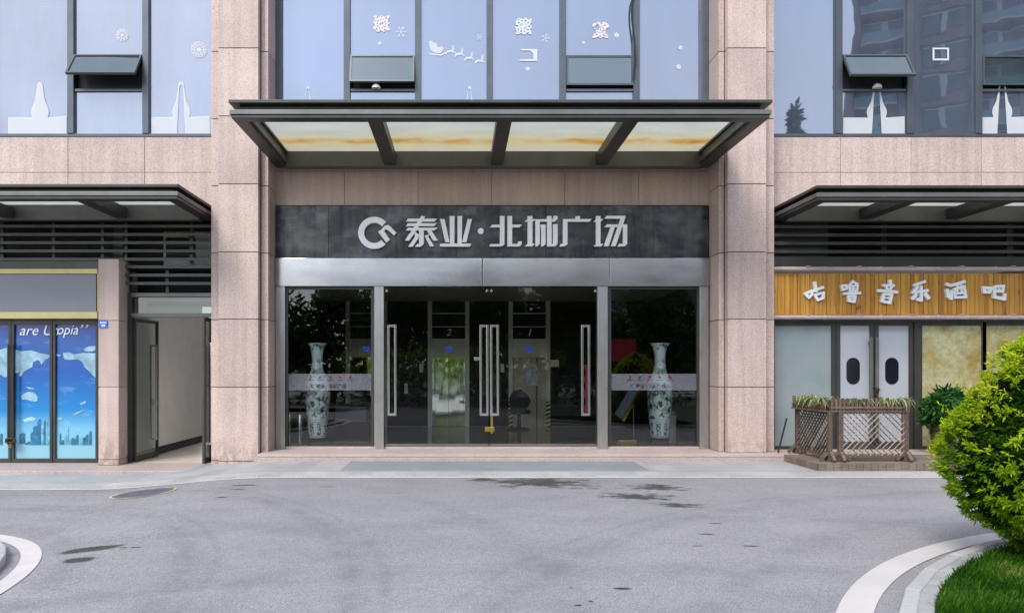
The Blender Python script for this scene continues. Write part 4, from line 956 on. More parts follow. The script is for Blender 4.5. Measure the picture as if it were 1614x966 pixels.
glyph('character', [[(860,75),(945,75),(945,640),(860,640)], [(860,135),(1000,135),(950,185),(808,185)], [(860,618),(1000,618),(955,668),(808,668)], [(1060,72),(1440,72),(1415,124),(1025,124)], [(1348,100),(1430,100),(1240,662),(1150,662)], [(1070,240),(1465,240),(1465,290),(1020,290)], [(1150,270),(1230,270),(1105,662),(1012,662)], [(1385,260),(1465,260),(1465,615),(1415,668),(1385,668)], [(1310,620),(1400,620),(1420,668),(1285,668)]], z3f)

# bar sign: vertical planks between two poles
bd = 13.76; BS = thing('bar_sign', 'varnished wooden plank sign with white brush lettering between two painted poles', 'sign', (9.5, Yd(bd), Z(497, bd)))
mb = MB(); x = 5.74; zz0, zz1 = Z(496, bd), Z(431, bd)
while x < 13:
    wd = random.uniform(.062, .10); mb.box(x + .003, x + wd - .003, Yd(bd) + random.uniform(-.006, .006), Yd(bd) + .05, zz0, zz1); x += wd
mb.build('plank_board', M['planks'], BS, bevel=.004)
mb = MB(); mb.box(5.74, 13, Yd(bd) + .051, Yd(bd) + .08, zz0, zz1); mb.build('backing', M['black'], BS)
for py in (424, 500):
    q = MB(); zz = Z(py, bd - .05); pts = []; rads = []; xk = 5.72
    while xk < 13:
        pts += [(xk, Yd(bd - .06), zz), (xk + 1.02, Yd(bd - .06), zz), (xk + 1.04, Yd(bd - .06), zz), (xk + 1.06, Yd(bd - .06), zz)]; rads += [.043, .042, .052, .043]; xk += 1.06
    q.tube(pts, rads, 12); q.build('pole', M['bamboo'], BS, smooth=True)
    q = MB(); xk = 5.75 + .7
    while xk < 13:
        q.box(xk - .03, xk + .03, Yd(bd - .11), Yd(bd) + .01, zz + .035, zz + .055); xk += .95
    q.build('pole_tie', M['bamboo'], BS)
za = lambda p: (X(1260 + p[0] / 10.0875, bd - .05), Z(440 + p[1] / 10.0875, bd - .05)); zb2 = lambda p: (X(1430 + p[0] / 9.494, bd - .05), Z(440 + p[1] / 9.494, bd - .05))
KA, KB = (bd - .05) / F / 10.0875, (bd - .05) / F / 9.494
def brush(strokes, f, kk):
    mb = MB()
    for pts, wd, cl_ in strokes: stroke_outline(mb, [f(p) for p in pts], wd * kk, Yd(bd - .065), Yd(bd) - .008, cl_)
    mb.build('character', M['white'], BS)
brush([([(95,235),(185,190),(200,240),(150,290)],42,1), ([(240,60),(262,190)],52,0), ([(205,190),(372,132)],44,0), ([(245,250),(380,218),(372,300),(290,330)],40,1)], za, KA)
brush([([(672,108),(742,98),(750,150),(684,172)],36,1), ([(850,35),(775,115)],36,0), ([(850,42),(915,78)],38,0), ([(795,115),(920,98),(912,180),(795,188)],32,1), ([(800,148),(915,142)],24,0), ([(855,105),(852,188)],24,0), ([(710,230),(962,222)],42,0), ([(780,272),(885,268),(872,358),(785,345)],38,1), ([(785,312),(880,310)],26,0)], za, KA)
brush([([(1440,28),(1445,90)],48,0), ([(1335,98),(1495,102)],40,0), ([(1378,112),(1398,165)],38,0), ([(1470,112),(1432,168)],38,0), ([(1250,185),(1400,190),(1550,208)],46,0), ([(1340,242),(1465,238),(1435,375),(1315,348)],44,1), ([(1335,300),(1445,298)],26,0)], za, KA)
brush([([(108,90),(262,38)],42,0), ([(152,118),(85,195)],42,0), ([(85,198),(298,172)],44,0), ([(205,115),(205,315),(150,300)],46,0), ([(130,235),(78,285)],48,0), ([(268,225),(308,280)],58,0)], zb2, KB)
brush([([(592,78),(648,95)],44,0), ([(592,165),(612,240)],52,0), ([(605,255),(655,290),(662,180)],44,0), ([(680,90),(852,38)],44,0), ([(705,150),(848,112),(870,268),(715,272)],40,1), ([(752,100),(745,200)],28,0), ([(800,92),(808,190)],28,0), ([(722,218),(858,208)],30,0)], zb2, KB)
brush([([(1145,130),(1250,138),(1228,192),(1155,192)],46,1), ([(1310,112),(1435,105),(1422,182),(1310,175)],42,1), ([(1370,112),(1368,175)],26,0), ([(1300,120),(1298,265),(1450,300),(1460,230)],46,0)], zb2, KB)

# left shop blank sign
SG = thing('shop_sign', 'blank grey sign board in a pale yellow trim above the blue posters', 'sign', (-8.4, Yd(13.7), Z(503, 13.7)))
xa_, xb_ = -10.4, X(154, 13.72); y0, y1 = Yd(13.72), Yd(13.88)
q = MB(); q.box(xa_, xb_ - .04, y0 + .02, y1, Z(491, 13.72), Z(432, 13.72)); q.build('board', M['signgrey'], SG)
q = MB(); q.box(xa_, xb_, y0 - .02, y1, Z(502, 13.72), Z(491.5, 13.72)); q.box(xa_, xb_, y0 - .02, y1, Z(431.5, 13.72), Z(424, 13.72)); q.box(xb_ + .022, xb_, y0 - .019, y1 - .01, Z(491.4, 13.72), Z(431.6, 13.72)); q.build('trim', M['signframe'], SG, bevel=.006)
pn = thing('house_number_plate', 'small blue house number plate with white writing on the narrow granite pier', 'plate', (X(162, 13.48), Yd(13.49), Z(511, 13.48)))
q = MB(); q.box(X(155.6, 13.48), X(169.5, 13.48), Yd(13.485), Yd(13.499), Z(516.5, 13.48), Z(505.5, 13.48)); q.build('plate', M['blue'], pn, bevel=.003)
q = MB(); y_ = Yd(13.483)
for i in range(5): q.box(X(157.5 + i * 2.1, 13.48), X(158.9 + i * 2.1, 13.48), y_, y_ + .003, Z(509.4, 13.48), Z(507.4, 13.48))
for i in range(3): q.box(X(160 + i * 2, 13.48), X(161.3 + i * 2, 13.48), y_, y_ + .003, Z(514.6, 13.48), Z(511.4, 13.48))
q.build('writing', M['white'], pn)

# ================================================================== WINDOW STICKERS
def sk(name, label, cat, mb, mat, c, group=None):
    return tag(mb.build(name, mat, origin=c), label, cat, group)
def flake(px, py, r, D, label, arms=8, mat='icethin'):
    mb = MB(); y = Yd(D) + .022; cx, cz = X(px, D), Z(py, D); r = r * D / F
    for i in range(arms):
        t = 2 * math.pi * i / arms; d = Vector((math.cos(t), math.sin(t))); n = Vector((-d.y, d.x)); b = r * .05; yy = y - i * .0004
        mb.face([(cx + n.x * b, yy, cz + n.y * b), (cx - n.x * b, yy, cz - n.y * b), (cx + d.x * r - n.x * b, yy, cz + d.y * r - n.y * b), (cx + d.x * r + n.x * b, yy, cz + d.y * r + n.y * b)])
        for f_ in (.5, .75):
            for s_ in (-1, 1):
                p = Vector((cx, cz)) + d * r * f_; e = p + (d * .7 + n * s_) * r * .24
                mb.face([(p.x - d.x * b, yy - .0002, p.y - d.y * b), (p.x + d.x * b, yy - .0002, p.y + d.y * b), (e.x + d.x * b, yy - .0002, e.y + d.y * b), (e.x - d.x * b, yy - .0002, e.y - d.y * b)])
    return sk('snowflake_sticker', label, 'window sticker', mb, M[mat], (cx, y, cz), 'festive stickers on the upper windows')
def dot(px, py, r, D, label):
    mb = MB(); y = Yd(D) + .022; cx, cz = X(px, D), Z(py, D); r = r * D / F
    mb.face([(cx + r * (1 + .25 * (i % 2)) * math.cos(2*math.pi*i/12), y, cz + r * (1 + .25 * (i % 2)) * math.sin(2*math.pi*i/12)) for i in range(12)])
    return sk('dot_sticker', label, 'window sticker', mb, M['icesticker'], (cx, y, cz), 'festive stickers on the upper windows')
def papercut(px, py, sz, D, label, mat, seed, cut=None):
    rs = random.Random(seed); mb = MB(); y = Yd(D) + .021; n = 24; s_ = sz * D / F / n; cx, cz = X(px, D), Z(py, D); k1, k2, ph = rs.choice((5, 6, 7)), rs.choice((3, 4)), rs.uniform(0, 3)
    for i in range(n):
        for j in range(n):
            u, v = (i + .5) / n * 2 - 1, (j + .5) / n * 2 - 1; r = math.hypot(u, v); a = math.atan2(v, u)
            if cut and cut(u, v): continue
            if max(abs(u), abs(v)) > .93 + .1 * math.sin(9 * (a + ph)): continue
            if r < 1.05 and math.cos(k1 * 2 * a + ph) * math.cos(r * 8 + ph * k2) > .55: continue
            a0, b0_ = cx + (i - n / 2) * s_, cz + (j - n / 2) * s_
            mb.face([(a0, y, b0_), (a0 + s_, y, b0_), (a0 + s_, y, b0_ + s_), (a0, y, b0_ + s_)])
    return sk('paper_cut_sticker', label, 'window sticker', mb, M[mat], (cx, y, cz), 'festive stickers on the upper windows')
flake(192, 55, 10, 13.9, 'small white snowflake sticker high on the narrow left window', 10)
flake(313, 78, 13, 13.9, 'larger white snowflake sticker beside the left pillar', 12)
flake(632, 50, 9, 14, 'white star shaped sticker right of the pink square paper cut', 6)
flake(755, 58, 5, 14, 'tiny faint flake sticker above the flying reindeer', 6)
flake(860, 60, 7, 14, 'thin white star sticker right of the white square paper cut', 5)
dot(599, 68, 2.6, 14, 'small white dot sticker under the pink square paper cut')
dot(832, 108, 2.8, 14, 'small white dot sticker under the cut paper frame')
dot(972, 55, 3.4, 14, 'small white dot sticker right of the pink figure paper cut')
dot(920, 67, 2.2, 14, 'tiny white dot sticker left below the pink figure paper cut')
dot(1073, 75, 3, 14, 'upper white dot sticker on the rightmost entrance window')
dot(1070, 105, 3.4, 14, 'lower white dot sticker on the rightmost entrance window')
papercut(601, 37, 26, 14, 'pinkish square paper cut on the window second from the left pillar', 'sticker_pink', 1)
papercut(825, 41, 26, 14, 'plain white square paper cut on the window right of centre', 'sticker', 2)
papercut(947, 47, 26, 14, 'ragged pink topped paper cut above the closed sash', 'sticker_pink', 3, lambda u, v: math.hypot(u + .45, v - .35) < .28 or (abs(u) > .6 and -.4 < v < .05) or (u < -.75 and v > .75))
mb = MB(); y = Yd(14) + .021; P = lambda a, b: (X(a, 14), y, Z(b, 14))
mb.face([P(820, 77), P(847, 77), P(847, 79.5), P(822, 79.5)]); mb.face([P(819, 93.5), P(847, 92.5), P(847, 96), P(819, 96)]); mb.face([P(836, 79.6), P(847, 79.6), P(847, 92.4), P(841, 92.4), P(840, 84)])
sk('cut_paper_frame', 'torn white paper frame sticker below the white square paper cut', 'window sticker', mb, M['sticker'], (X(833, 14), y, Z(86, 14)), 'festive stickers on the upper windows')
y = Yd(13.9) + .021; mb = MB(); mb2 = lambda a, b, c_, d_: mb.face([(X(a, 13.9), y, Z(d_, 13.9)), (X(b, 13.9), y, Z(d_, 13.9)), (X(b, 13.9), y, Z(c_, 13.9)), (X(a, 13.9), y, Z(c_, 13.9))])
mb2(1471, 1497, 75, 77.5); mb2(1471, 1497, 92, 95); mb2(1471, 1474, 77.6, 91.9); mb2(1494, 1497, 77.6, 91.9)
sk('paper_frame_sticker', 'white rectangular outline sticker on the window reflecting the tower', 'window sticker', mb, M['sticker'], (X(1484, 13.9), y, Z(85, 13.9)), 'festive stickers on the upper windows')
# sleigh
SL = thing('sleigh_sticker', 'white sleigh and reindeer sticker on the middle entrance window', 'window sticker', (X(720, 14), Yd(14) + .021, Z(84, 14)), 'festive stickers on the upper windows')
q = MB(); y = Yd(14) + .021; C = lambda zx, zy: (X(560 + zx / 3.843, 14), Z(zy / 3.843, 14))
q.face([(p[0], y, p[1]) for p in [C(*t) for t in ((445,250),(460,245),(475,258),(492,262),(500,285),(525,280),(535,295),(520,318),(500,322),(470,315),(455,300),(448,275))]])
q.face([(p[0], y - .001, p[1]) for p in [C(*t) for t in ((440,320),(450,322),(520,328),(540,318),(545,322),(520,338),(450,330))]]); q.build('sleigh', M['icesticker'], SL)
for (bx, by) in ((575, 305), (630, 320), (688, 345), (752, 362)):
    q = MB(); body = [(-28, 12), (-18, 0), (8, -2), (14, -16), (22, -20), (26, -12), (20, -4), (24, 8), (34, 14), (30, 18), (16, 12), (0, 12), (-14, 14), (-24, 24), (-30, 22)]
    q.face([(C(bx + a, by + b)[0], y, C(bx + a, by + b)[1]) for a, b in body])
    q.face([(C(bx + a, by + b)[0], y - .0005, C(bx + a, by + b)[1]) for a, b in ((14, -17), (8, -32), (11, -32), (18, -20), (24, -32), (27, -31), (21, -18))]); q.build('reindeer', M['icesticker'], SL)
# frosted bottle-shaped silhouettes with a low band
def bottle(cx, top, base, D, half, band, label, hollow, offset=0, zclip=None):
    mb = MB(); y = Yd(D) + .021; H = base - top
    def prof(s_): return [(-half * .27 * s_, top + H * .05), (-half * .34, top + H * .2), (-half * .5, top + H * .36), (-half * .92, top + H * .5), (-half, top + H * .56), (-half * .92, top + H * .64)]
    lft = [(0, top), (-half * .18, top + H * .015), (-half * .3, top + H * .05), (-half * .42, top + H * .22), (-half * .6, top + H * .37), (-half * .95, top + H * .50), (-half, top + H * .57), (-half * .88, top + H * .66)]
    bt = top + H * .66
    out = lft + ([(band[0] - cx, bt), (band[0] - cx, base)] if band else [(-half * .9, base)])
    out_r = [(-a, b) for a, b in lft] + ([(band[1] - cx, bt - 2), (band[1] - cx, base)] if band else [(half * .9, base)])
    P = lambda a, b: (X(cx + a, D), y, Z(b, D))
    if not hollow:
        mb.face([P(a, b) for a, b in out] + [P(a, b) for a, b in reversed(out_r[1:])])
    else:
        inn = [(0, top + H * .06), (-half * .22, top + H * .1), (-half * .5, base)] if band else [(0, top + H * .07), (-half * .3, top + H * .12), (-half * .62, base)]
        mb.face([P(a, b) for a, b in out] + [P(a, b) for a, b in reversed(inn)])
        inr = [(-a, b) for a, b in inn]
        mb.face([P(a, b) for a, b in reversed(out_r)] + [P(a, b) for a, b in inr])
    return sk('frost_silhouette', label, 'window sticker', mb, M['icesticker'], (X(cx, D), y, Z(base, D)), 'frosted bell tower silhouettes on the window bottoms')
b0 = 213.5
bottle(62, 129, b0, 13.9, 14, (12, 104), 'solid white bell shaped frost print with a low white band on the window glass', False)
bottle(285, 128, b0, 13.9, 14, (238, 330), 'white frost print with hollow bell shape above the blue poster shop canopy', True)
bottle(1383, 130, b0, 13.9, 16, (1330, 1427), 'white frost print with hollow bell shape directly under an open sash', True)
bottle(1581, 128, b0, 13.9, 16, (1549, 1640), 'white frost print with hollow bell shape under a closed sash above the bar canopy', True)
bottle(485, 135, 190, 14, 7, None, 'thin white arch outline sticker on the pane beside the sash opened above the entrance canopy', True)
bottle(740, 135, 190, 14, 7, None, 'thin white arch outline sticker under the flying sleigh', True)
lamps_ = []
for px, D, lb in ((593, 13.98, 'small round pale object inside the open sash above the canopy'), (1382, 13.88, 'small round pale object inside the open right sash')):
    q = MB(); q.lathe([(.085, 0), (.08, .035), (.055, .07), (.02, .083)], (X(px, D), Yd(D) - .01, Z(140, D)), 18); o = q.build('round_knob', M['wallwhite'], smooth=True, origin=(X(px, D), Yd(D), Z(136.5, D))); tag(o, lb, 'knob')
# cable down the window
q = MB(); pts = [(X(1001 + 2.5 * math.sin(i * .9) + (-3 if 3 < i < 10 else 0), 13.93), Yd(13.93), Z(-60 + i * 15.5, 13.93)) for i in range(13)]; q.tube(pts, .018, 6)
tag(q.build('cable', M['black'], origin=pts[-1]), 'loose black cable hanging down beside the closed sash mullion', 'cable')

# ================================================================== LOBBY THINGS
def vase(px, label):
    D = 14.75; x, y = X(px, D), Yd(D); v = thing('porcelain_vase', label, 'vase', (x, y, ZD), 'tall vases inside the entrance')
    q = MB(); q.lathe([(.19, 0), (.20, .03), (.17, .06), (.165, .10), (.19, .125), (.185, .14)], (x, y, ZD), 40); q.build('stand', M['fabric'], v, smooth=True)
    q = MB(); prof = [(.165, .14), (.172, .15), (.178, .2), (.205, .42), (.222, .60), (.238, .85), (.248, 1.05), (.246, 1.15), (.225, 1.25), (.185, 1.33), (.150, 1.40), (.122, 1.50), (.108, 1.62), (.106, 1.74), (.115, 1.84), (.145, 1.95), (.188, 2.005), (.190, 2.02), (.175, 2.02), (.13, 1.94)]
    q.lathe(prof, (x, y, ZD), 48); q.build('body', M['porcelain'], v, smooth=True); return v
vase(500, 'tall blue and white porcelain vase behind the left entrance glass'); vase(1040, 'tall blue and white porcelain vase behind the right entrance glass')
def bollard(px, D, label, r=.045, h=.62):
    x, y = X(px, D), Yd(D); t = thing('steel_post', label, 'post', (x, y, ZD), 'short steel posts inside the left glass')
    q = MB(); q.lathe([(r, .03), (r, h - .02), (r * .8, h)], (x, y, ZD), 20); q.build('tube', M['chrome'], t, smooth=True)
    q = MB(); q.lathe([(r * 2, 0), (r * 2, .018), (r * 1.1, .03)], (x, y, ZD), 20); q.build('foot', M['chrome'], t)
bollard(472.5, 14.45, 'bright short steel post just left of the left vase'); bollard(456, 14.5, 'dim short steel post against the left entrance jamb', .03)
D = 16.2; x0, x1 = X(528, D), X(577, D); t = thing('reception_desk', 'dark blue grey reception desk behind the left entrance glass', 'desk', ((x0 + x1) / 2, Yd(D), ZD))
q = MB(); q.box(x0, x1, Yd(D), Yd(D) + .1, ZD + .32, Z(640, D)); q.build('front_panel', M['desk'], t, bevel=.02)
q = MB(); q.box(x0 - .05, x1 + .08, Yd(D) - .08, Yd(D) + .6, ZD, ZD + .31); q.build('base', M['fabric'], t, bevel=.02)
q = MB(); q.box(x0 - .03, x1 + .04, Yd(D) - .05, Yd(D) + .55, Z(640, D) + .003, Z(640, D) + .04); q.build('desk_top', M['fabric'], t, bevel=.008)
D = 15.2; t = thing('floor_sign_stand', 'gold framed slanted sign stand behind the right entrance glass', 'sign stand', (X(990, D), Yd(D), ZD))
q = MB(); a, b = (X(982, D), Yd(D), Z(663, D)), (X(1013, D), Yd(D) + .1, Z(608, D)); q.bar(a, b, .05, .05); q.build('frame', M['brass'], t)
q = MB(); q.prism([(X(982, D), Z(662, D)), (X(970, D), Z(652, D)), (X(997, D), Z(606, D)), (X(1011, D), Z(609, D))], 'y', Yd(D) + .06, Yd(D) + .09); q.build('board', M['desk'], t)
q = MB(); q.box(X(975, 14.6), X(1004, 14.6), Yd(14.6), Yd(14.6) + .3, ZD, ZD + .10); q.build('base', M['brass'], t, bevel=.01)
q = MB(); q.tube([(X(999, D), Yd(D), ZD + .1), (X(999, D), Yd(D) + .05, Z(630, D))], .012, 8); q.build('post', M['chrome'], t)
D = 14.7; t = thing('waste_bin', 'slim steel waste bin beside the right vase', 'bin', (X(1064, D), Yd(D) + .3, ZD))
q = MB(); q.box(X(1057, D), X(1070, D), Yd(D) + .15, Yd(D) + .45, ZD, Z(655, D)); q.build('body', M['steelv'], t, bevel=.015)
q = MB(); q.box(X(1058, D), X(1069, D), Yd(D) + .17, Yd(D) + .43, Z(655, D), Z(648, D)); q.build('lid', M['chrome'], t, bevel=.012)
# dark padded chair before lift 1
D = 18.2; xc = X(818, D); t = thing('padded_chair', 'black padded chair standing in front of the wooden door under number 1', 'chair', (xc, Yd(D), ZD))
q = MB(); q.lathe([(.05, .38), (.25, .40), (.27, .46), (.22, .50)], (xc + .03, Yd(D), ZD), 20); q.build('seat', M['fabric'], t, smooth=True)
q = MB(); q.prism([(xc - .22, ZD + .48), (xc - .25, ZD + .80), (xc - .16, ZD + .98), (xc + .05, ZD + 1.0), (xc + .22, ZD + .84), (xc + .28, ZD + .72), (xc + .16, ZD + .5)], 'y', Yd(D) - .22, Yd(D) - .12); q.build('backrest', M['fabric'], t, bevel=.03)
q = MB(); q.lathe([(.26, 0), (.26, .03), (.05, .08), (.04, .38)], (xc, Yd(D), ZD), 12); q.build('pedestal', M['fabric'], t)
D = 14.3; t = thing('red_banner', 'narrow red hanging banner behind the right door handle', 'banner', (X(927, D), Yd(D), Z(655, D)))
q = MB(); x = X(926, D); n = 12
for i in range(n):
    z0 = Z(650, D) + i * (Z(575, D) - Z(650, D)) / n; z1 = Z(650, D) + (i + 1) * (Z(575, D) - Z(650, D)) / n; w0 = .05 + .016 * math.sin(i * 1.7); w1 = .05 + .016 * math.sin((i + 1) * 1.7)
    q.face([(x - w0, Yd(D) + .02 * math.sin(i), z0), (x + w0, Yd(D), z0), (x + w1, Yd(D), z1), (x - w1, Yd(D) + .02 * math.sin(i + 1), z1)])
q.build('cloth', M['red'], t)

# ================================================================== DECK, LATTICE PLANTER, PLANTS
dz = .155 - .0; Dd0, Dd1 = 11.83, 13.65
dx0 = X(1290, Dd0); ztop = ZC - 1.527
dk = thing('timber_deck', 'low weathered timber deck in front of the bar doors', 'deck', (8, -1.3, .03))
q = MB(); yy = Yd(Dd0) + .02
while yy < -.92: q.box(dx0, 12.2, yy, min(yy + .085, -.9), ztop - .03, ztop); yy += .092
q.build('deck_board', M['deck'], dk, bevel=.004)
q = MB(); x = dx0
while x < 12.2: q.box(x, min(x + .115, 12.2), Yd(Dd0) - .006, Yd(Dd0) + .017, .036, ztop - .002); x += .121
yy = Yd(Dd0) + .02
while yy < -.95: q.box(dx0 - .022, dx0 - .002, yy, yy + .112, .036, ztop - .002); yy += .12
q.build('skirt_board', M['deck'], dk, bevel=.003)
q = MB(); q.box(dx0 + .01, 12.18, Yd(Dd0) + .03, -.98, .036, ztop - .032); q.build('joist', M['black'], dk)
PL = thing('lattice_planter', 'weathered wooden lattice planter screen standing on the timber deck', 'planter', (6.6, -1.6, ztop))
fx0, fx1, fy = X(1308, 12.07), X(1428, 12.07), Yd(12.07); by = Yd(13.2); bx = fx0 - .02
zl0_, zl1_ = Z(718, 12.07), Z(649, 12.07); zp = Z(629, 12.07)
def post(x, y, z0=ztop + .02, z1=zl1_ + .02):
    q = MB(); q.box(x - .03, x + .03, y - .03, y + .03, z0, z1); q.build('post', M['lattice'], PL, bevel=.004)
    q = MB()
    for d in ((1, 0), (-1, 0), (0, 1), (0, -1)):
        p = Vector((x, y)); e = p + Vector(d) * .16
        w_ = .05; sx_, sy_ = abs(d[1]) * w_ / 2, abs(d[0]) * w_ / 2
        q.bar((p.x + d[0] * .032, p.y + d[1] * .032, z0 + .13), (e.x, e.y, ztop + .025), .045, .045)
    q.box(x - .05, x + .05, y - .05, y + .05, ztop, ztop + .03); q.build('foot', M['lattice'], PL)
post(fx0, fy); post(fx0 + .16, fy - .012); post(fx1, fy); post(bx, by); 
def lattice(p, q_, z0, z1, mats, step=.098, seed=1, pale=True):
    """diagonal laths clipped to the frame between plan points p and q_"""
    rs = random.Random(seed); P, Q = Vector(p), Vector(q_); L_ = (Q - P).length; d = (Q - P) / L_; n = Vector((d.y, -d.x)); H = z1 - z0
    fr = MB()
    def pt(u, v, o): c = P + d * u + n * o; return (c.x, c.y, z0 + v)
    for (v0) in (0, H): fr.bar(pt(0, v0, 0), pt(L_, v0, 0), .03, .05)
    fr.bar(pt(.02, 0, 0), pt(.02, H, 0), .04, .03); fr.bar(pt(L_ - .02, 0, 0), pt(L_ - .02, H, 0), .04, .03); fr.build('lattice_frame', M['lattice'], PL)
    for sgn, off, nm in ((1, .014, 0), (-1, .004, 1)):
        mb = MB(); c = -H
        while c < L_ + H:
            u0, v0, u1, v1 = (c, 0, c + H, H) if sgn > 0 else (c + H, 0, c, H)
            t0, t1 = 0, 1
            for lo, hi, aa, bb in ((0, L_, u0, u1),):
                dd = bb - aa; ta, tb_ = (lo - aa) / dd, (hi - aa) / dd
                if ta > tb_: ta, tb_ = tb_, ta
                t0, t1 = max(t0, ta), min(t1, tb_)
            if t1 > t0 + .03 and rs.random() > .06:
                j = rs.uniform(-.008, .008)
                mb.bar(pt(u0 + (u1 - u0) * t0, v0 + (v1 - v0) * t0 + 0, off), pt(u0 + (u1 - u0) * t1 + j, v0 + (v1 - v0) * t1, off), .024, .008, up=(n.x, n.y, 0) if False else (0, 0, 1))
            c += step
        mb.build('lattice', M['lattice_pale'] if (sgn > 0 and pale) else M['lattice'], PL)
lattice((fx0 + .18, fy), (fx1 - .03, fy), zl0_, zl1_, None); lattice((bx, by - .03), (fx0, fy + .03), zl0_, zl1_, None, .098, 2, False)
def trough(p, q_, wd, rail):
    P, Q = Vector(p), Vector(q_); d = (Q - P).normalized(); n = Vector((d.y, -d.x)); z0, z1 = zl1_ + .022, zp
    mb = MB(); L_ = (Q - P).length
    mb.bar((*(P + n * -wd * .5), z0 - .012), (*(Q + n * -wd * .5), z0 - .012), wd + .06, .024)
    k = 0
    while k < L_ - .02:
        for s_ in (0, -wd):
            c = P + d * (k + .03) + n * s_; h = random.uniform(-.012, .02)
            mb.bar((c.x, c.y, z0), (c.x, c.y, z1 + h), .042, .014, up=(n.x, n.y, 0))
        k += .066
    for s_ in (.012, -wd - .012): mb.bar((*(P + n * s_), z0 + .05), (*(Q + n * s_), z0 + .05), .012, .04)
    mb.build('trough', M['lattice'], PL)
    bx_ = MB(); m0 = (P + Q) / 2 - n * wd / 2; bx_.bar((*(P + d * .05 - n * wd / 2), z0 + .07), (*(Q - d * .05 - n * wd / 2), z0 + .07), wd - .03, .12); bx_.build('soil', M['pot'], PL)
trough((fx0 + .0, fy - .01), (fx1 + .04, fy - .01), .16, 0); trough((bx - .08, by), (fx0 - .06, fy + .02), .15, 0)
zsoil = zl1_ + .15
def spider(x, y, n, ln, label, seed, z=zsoil):
    rs = random.Random(seed); mb = MB()
    for i in range(n):
        a = rs.uniform(0, 6.28); L_ = ln * rs.uniform(.5, 1.15); rise = rs.uniform(.35, .95); wd = rs.uniform(.006, .012); px, py = x + rs.uniform(-.12, .12), y + rs.uniform(-.05, .05)
        prev = None; v = rs.uniform(.05, 1)
        for k in range(6):
            t = k / 5; r = L_ * t; zz = z + L_ * (rise * 1.5 * t - (rise + .55) * t * t)
            c = Vector((px + r * math.cos(a) * .8, py + r * math.sin(a) * .8, zz)); n_ = Vector((-math.sin(a), math.cos(a), 0)) * wd * (1 - .85 * t ** 2)
            cur = (c - n_, c + n_)
            if prev: mb.face([prev[0], prev[1], cur[1], cur[0]], 0, v)
            prev = cur
    return tag(mb.build('spider_plant', M['leaf_spider'], origin=(x, y, z)), label, 'plant', 'spider plants growing in the lattice planter')
ym = fy + .07
spider(bx - .02, by - .25, 46, .26, 'sparse spider plant at the wall end of the lattice planter', 1)
spider(bx - .02, (by + fy) / 2, 90, .32, 'bushiest spider plant with runners over the side of the lattice planter', 2)
spider(bx + .0, fy + .2, 80, .30, 'leafy spider plant at the corner of the lattice planter', 3)
spider(fx0 + .52, ym, 46, .22, 'small low spider plant in the middle of the front trough', 4)
spider(fx1 - .28, ym, 70, .28, 'pale spider plant near the right end of the front trough', 5)
spider(fx1 - .05, ym, 60, .28, 'spider plant trailing over the right end of the front trough', 6)
mb = MB(); rs = random.Random(9); x, y = fx0 + .80, ym
for i in range(40):
    a = rs.uniform(0, 6.28); r = rs.uniform(0, .07); h = rs.uniform(.05, .24); c = Vector((x + r * math.cos(a), y + r * math.sin(a), zsoil + h)); s_ = .02
    mb.face([c + Vector((-s_, 0, 0)), c + Vector((0, -s_ * .5, s_)), c + Vector((s_, 0, 0)), c + Vector((0, s_ * .5, -s_))], 0, rs.random())
for i in range(5): mb.face([(x - .003, y, zsoil - .02), (x + .003, y, zsoil - .02), (x + rs.uniform(-.05, .05), y, zsoil + .2)], 0, .1)
tag(mb.build('dry_plant', leaf_mat('dry_leaves', [(0, (.06, .03, .02)), (1, (.17, .09, .05))], .2), origin=(x, y, zsoil)), 'small dry reddish plant standing in the front trough', 'plant')
# leaning stick at the wall side of the planter
q = MB(); q.tube([(bx - .30, by + .1, ztop), (bx - .12, by + .15, ztop + .62)], .016, 8); tag(q.build('leaning_rod', M['black'], origin=(bx - .3, by + .1, ztop)), 'thin dark rod leaning behind the lattice planter by the wall', 'rod')

def leaf_cluster(mb, center, radii, n, size, rs, aspect=.35, droop=0, shell=.5, lump=.25, vfun=None):
    for i in range(n):
        while True:
            d = Vector((rs.gauss(0, 1), rs.gauss(0, 1), rs.gauss(0, 1)))
            if d.length > .01: break
        d.normalize(); q = 1 + lump * mnoise.noise(Vector((d.x * 2.3 + center[0], d.y * 2.3 + center[1], d.z * 2.3)))
        r = (shell + (1 - shell) * rs.random() ** .6) * q
        p = Vector((center[0] + d.x * radii[0] * r, center[1] + d.y * radii[1] * r, center[2] + d.z * radii[2] * r))
        ax = (d + Vector((rs.gauss(0, .6), rs.gauss(0, .6), rs.gauss(0, .5) - droop))).normalized(); sd_ = ax.cross(Vector((rs.gauss(0, 1), rs.gauss(0, 1), rs.gauss(0, 1)))).normalized()
        L_ = size * rs.uniform(.6, 1.3); wd = L_ * aspect; v = vfun(r, d) if vfun else rs.random()
        mb.face([p, p + ax * L_ * .5 + sd_ * wd * .5, p + ax * L_, p + ax * L_ * .5 - sd_ * wd * .5], 0, min(1, max(.01, v)))
D = 13.1; x, y = X(1487, D), Yd(D)
ps = thing('potted_shrub', 'dark green leafy shrub in a brown pot before the yellow pane', 'plant', (x, y, ztop))
rs = random.Random(21); mb = MB()
for (ox, oz, rr) in ((0, .90, .32), (-.22, .82, .24), (.24, .84, .28), (.05, 1.02, .22), (-.1, .65, .24), (.15, .66, .25)):
    leaf_cluster(mb, (x + ox, y + rs.uniform(-.1, .1), PZ + oz), (rr, rr * .9, rr * .75), 420, .13, rs, .32, .7, .35)
mb.build('foliage', M['leaf_dark'], ps)
q = MB()
for i in range(7): q.tube([(x + rs.uniform(-.05, .05), y, PZ + .4), (x + rs.uniform(-.3, .3), y + rs.uniform(-.2, .2), PZ + rs.uniform(.8, 1.0))], [.014, .006], 6)
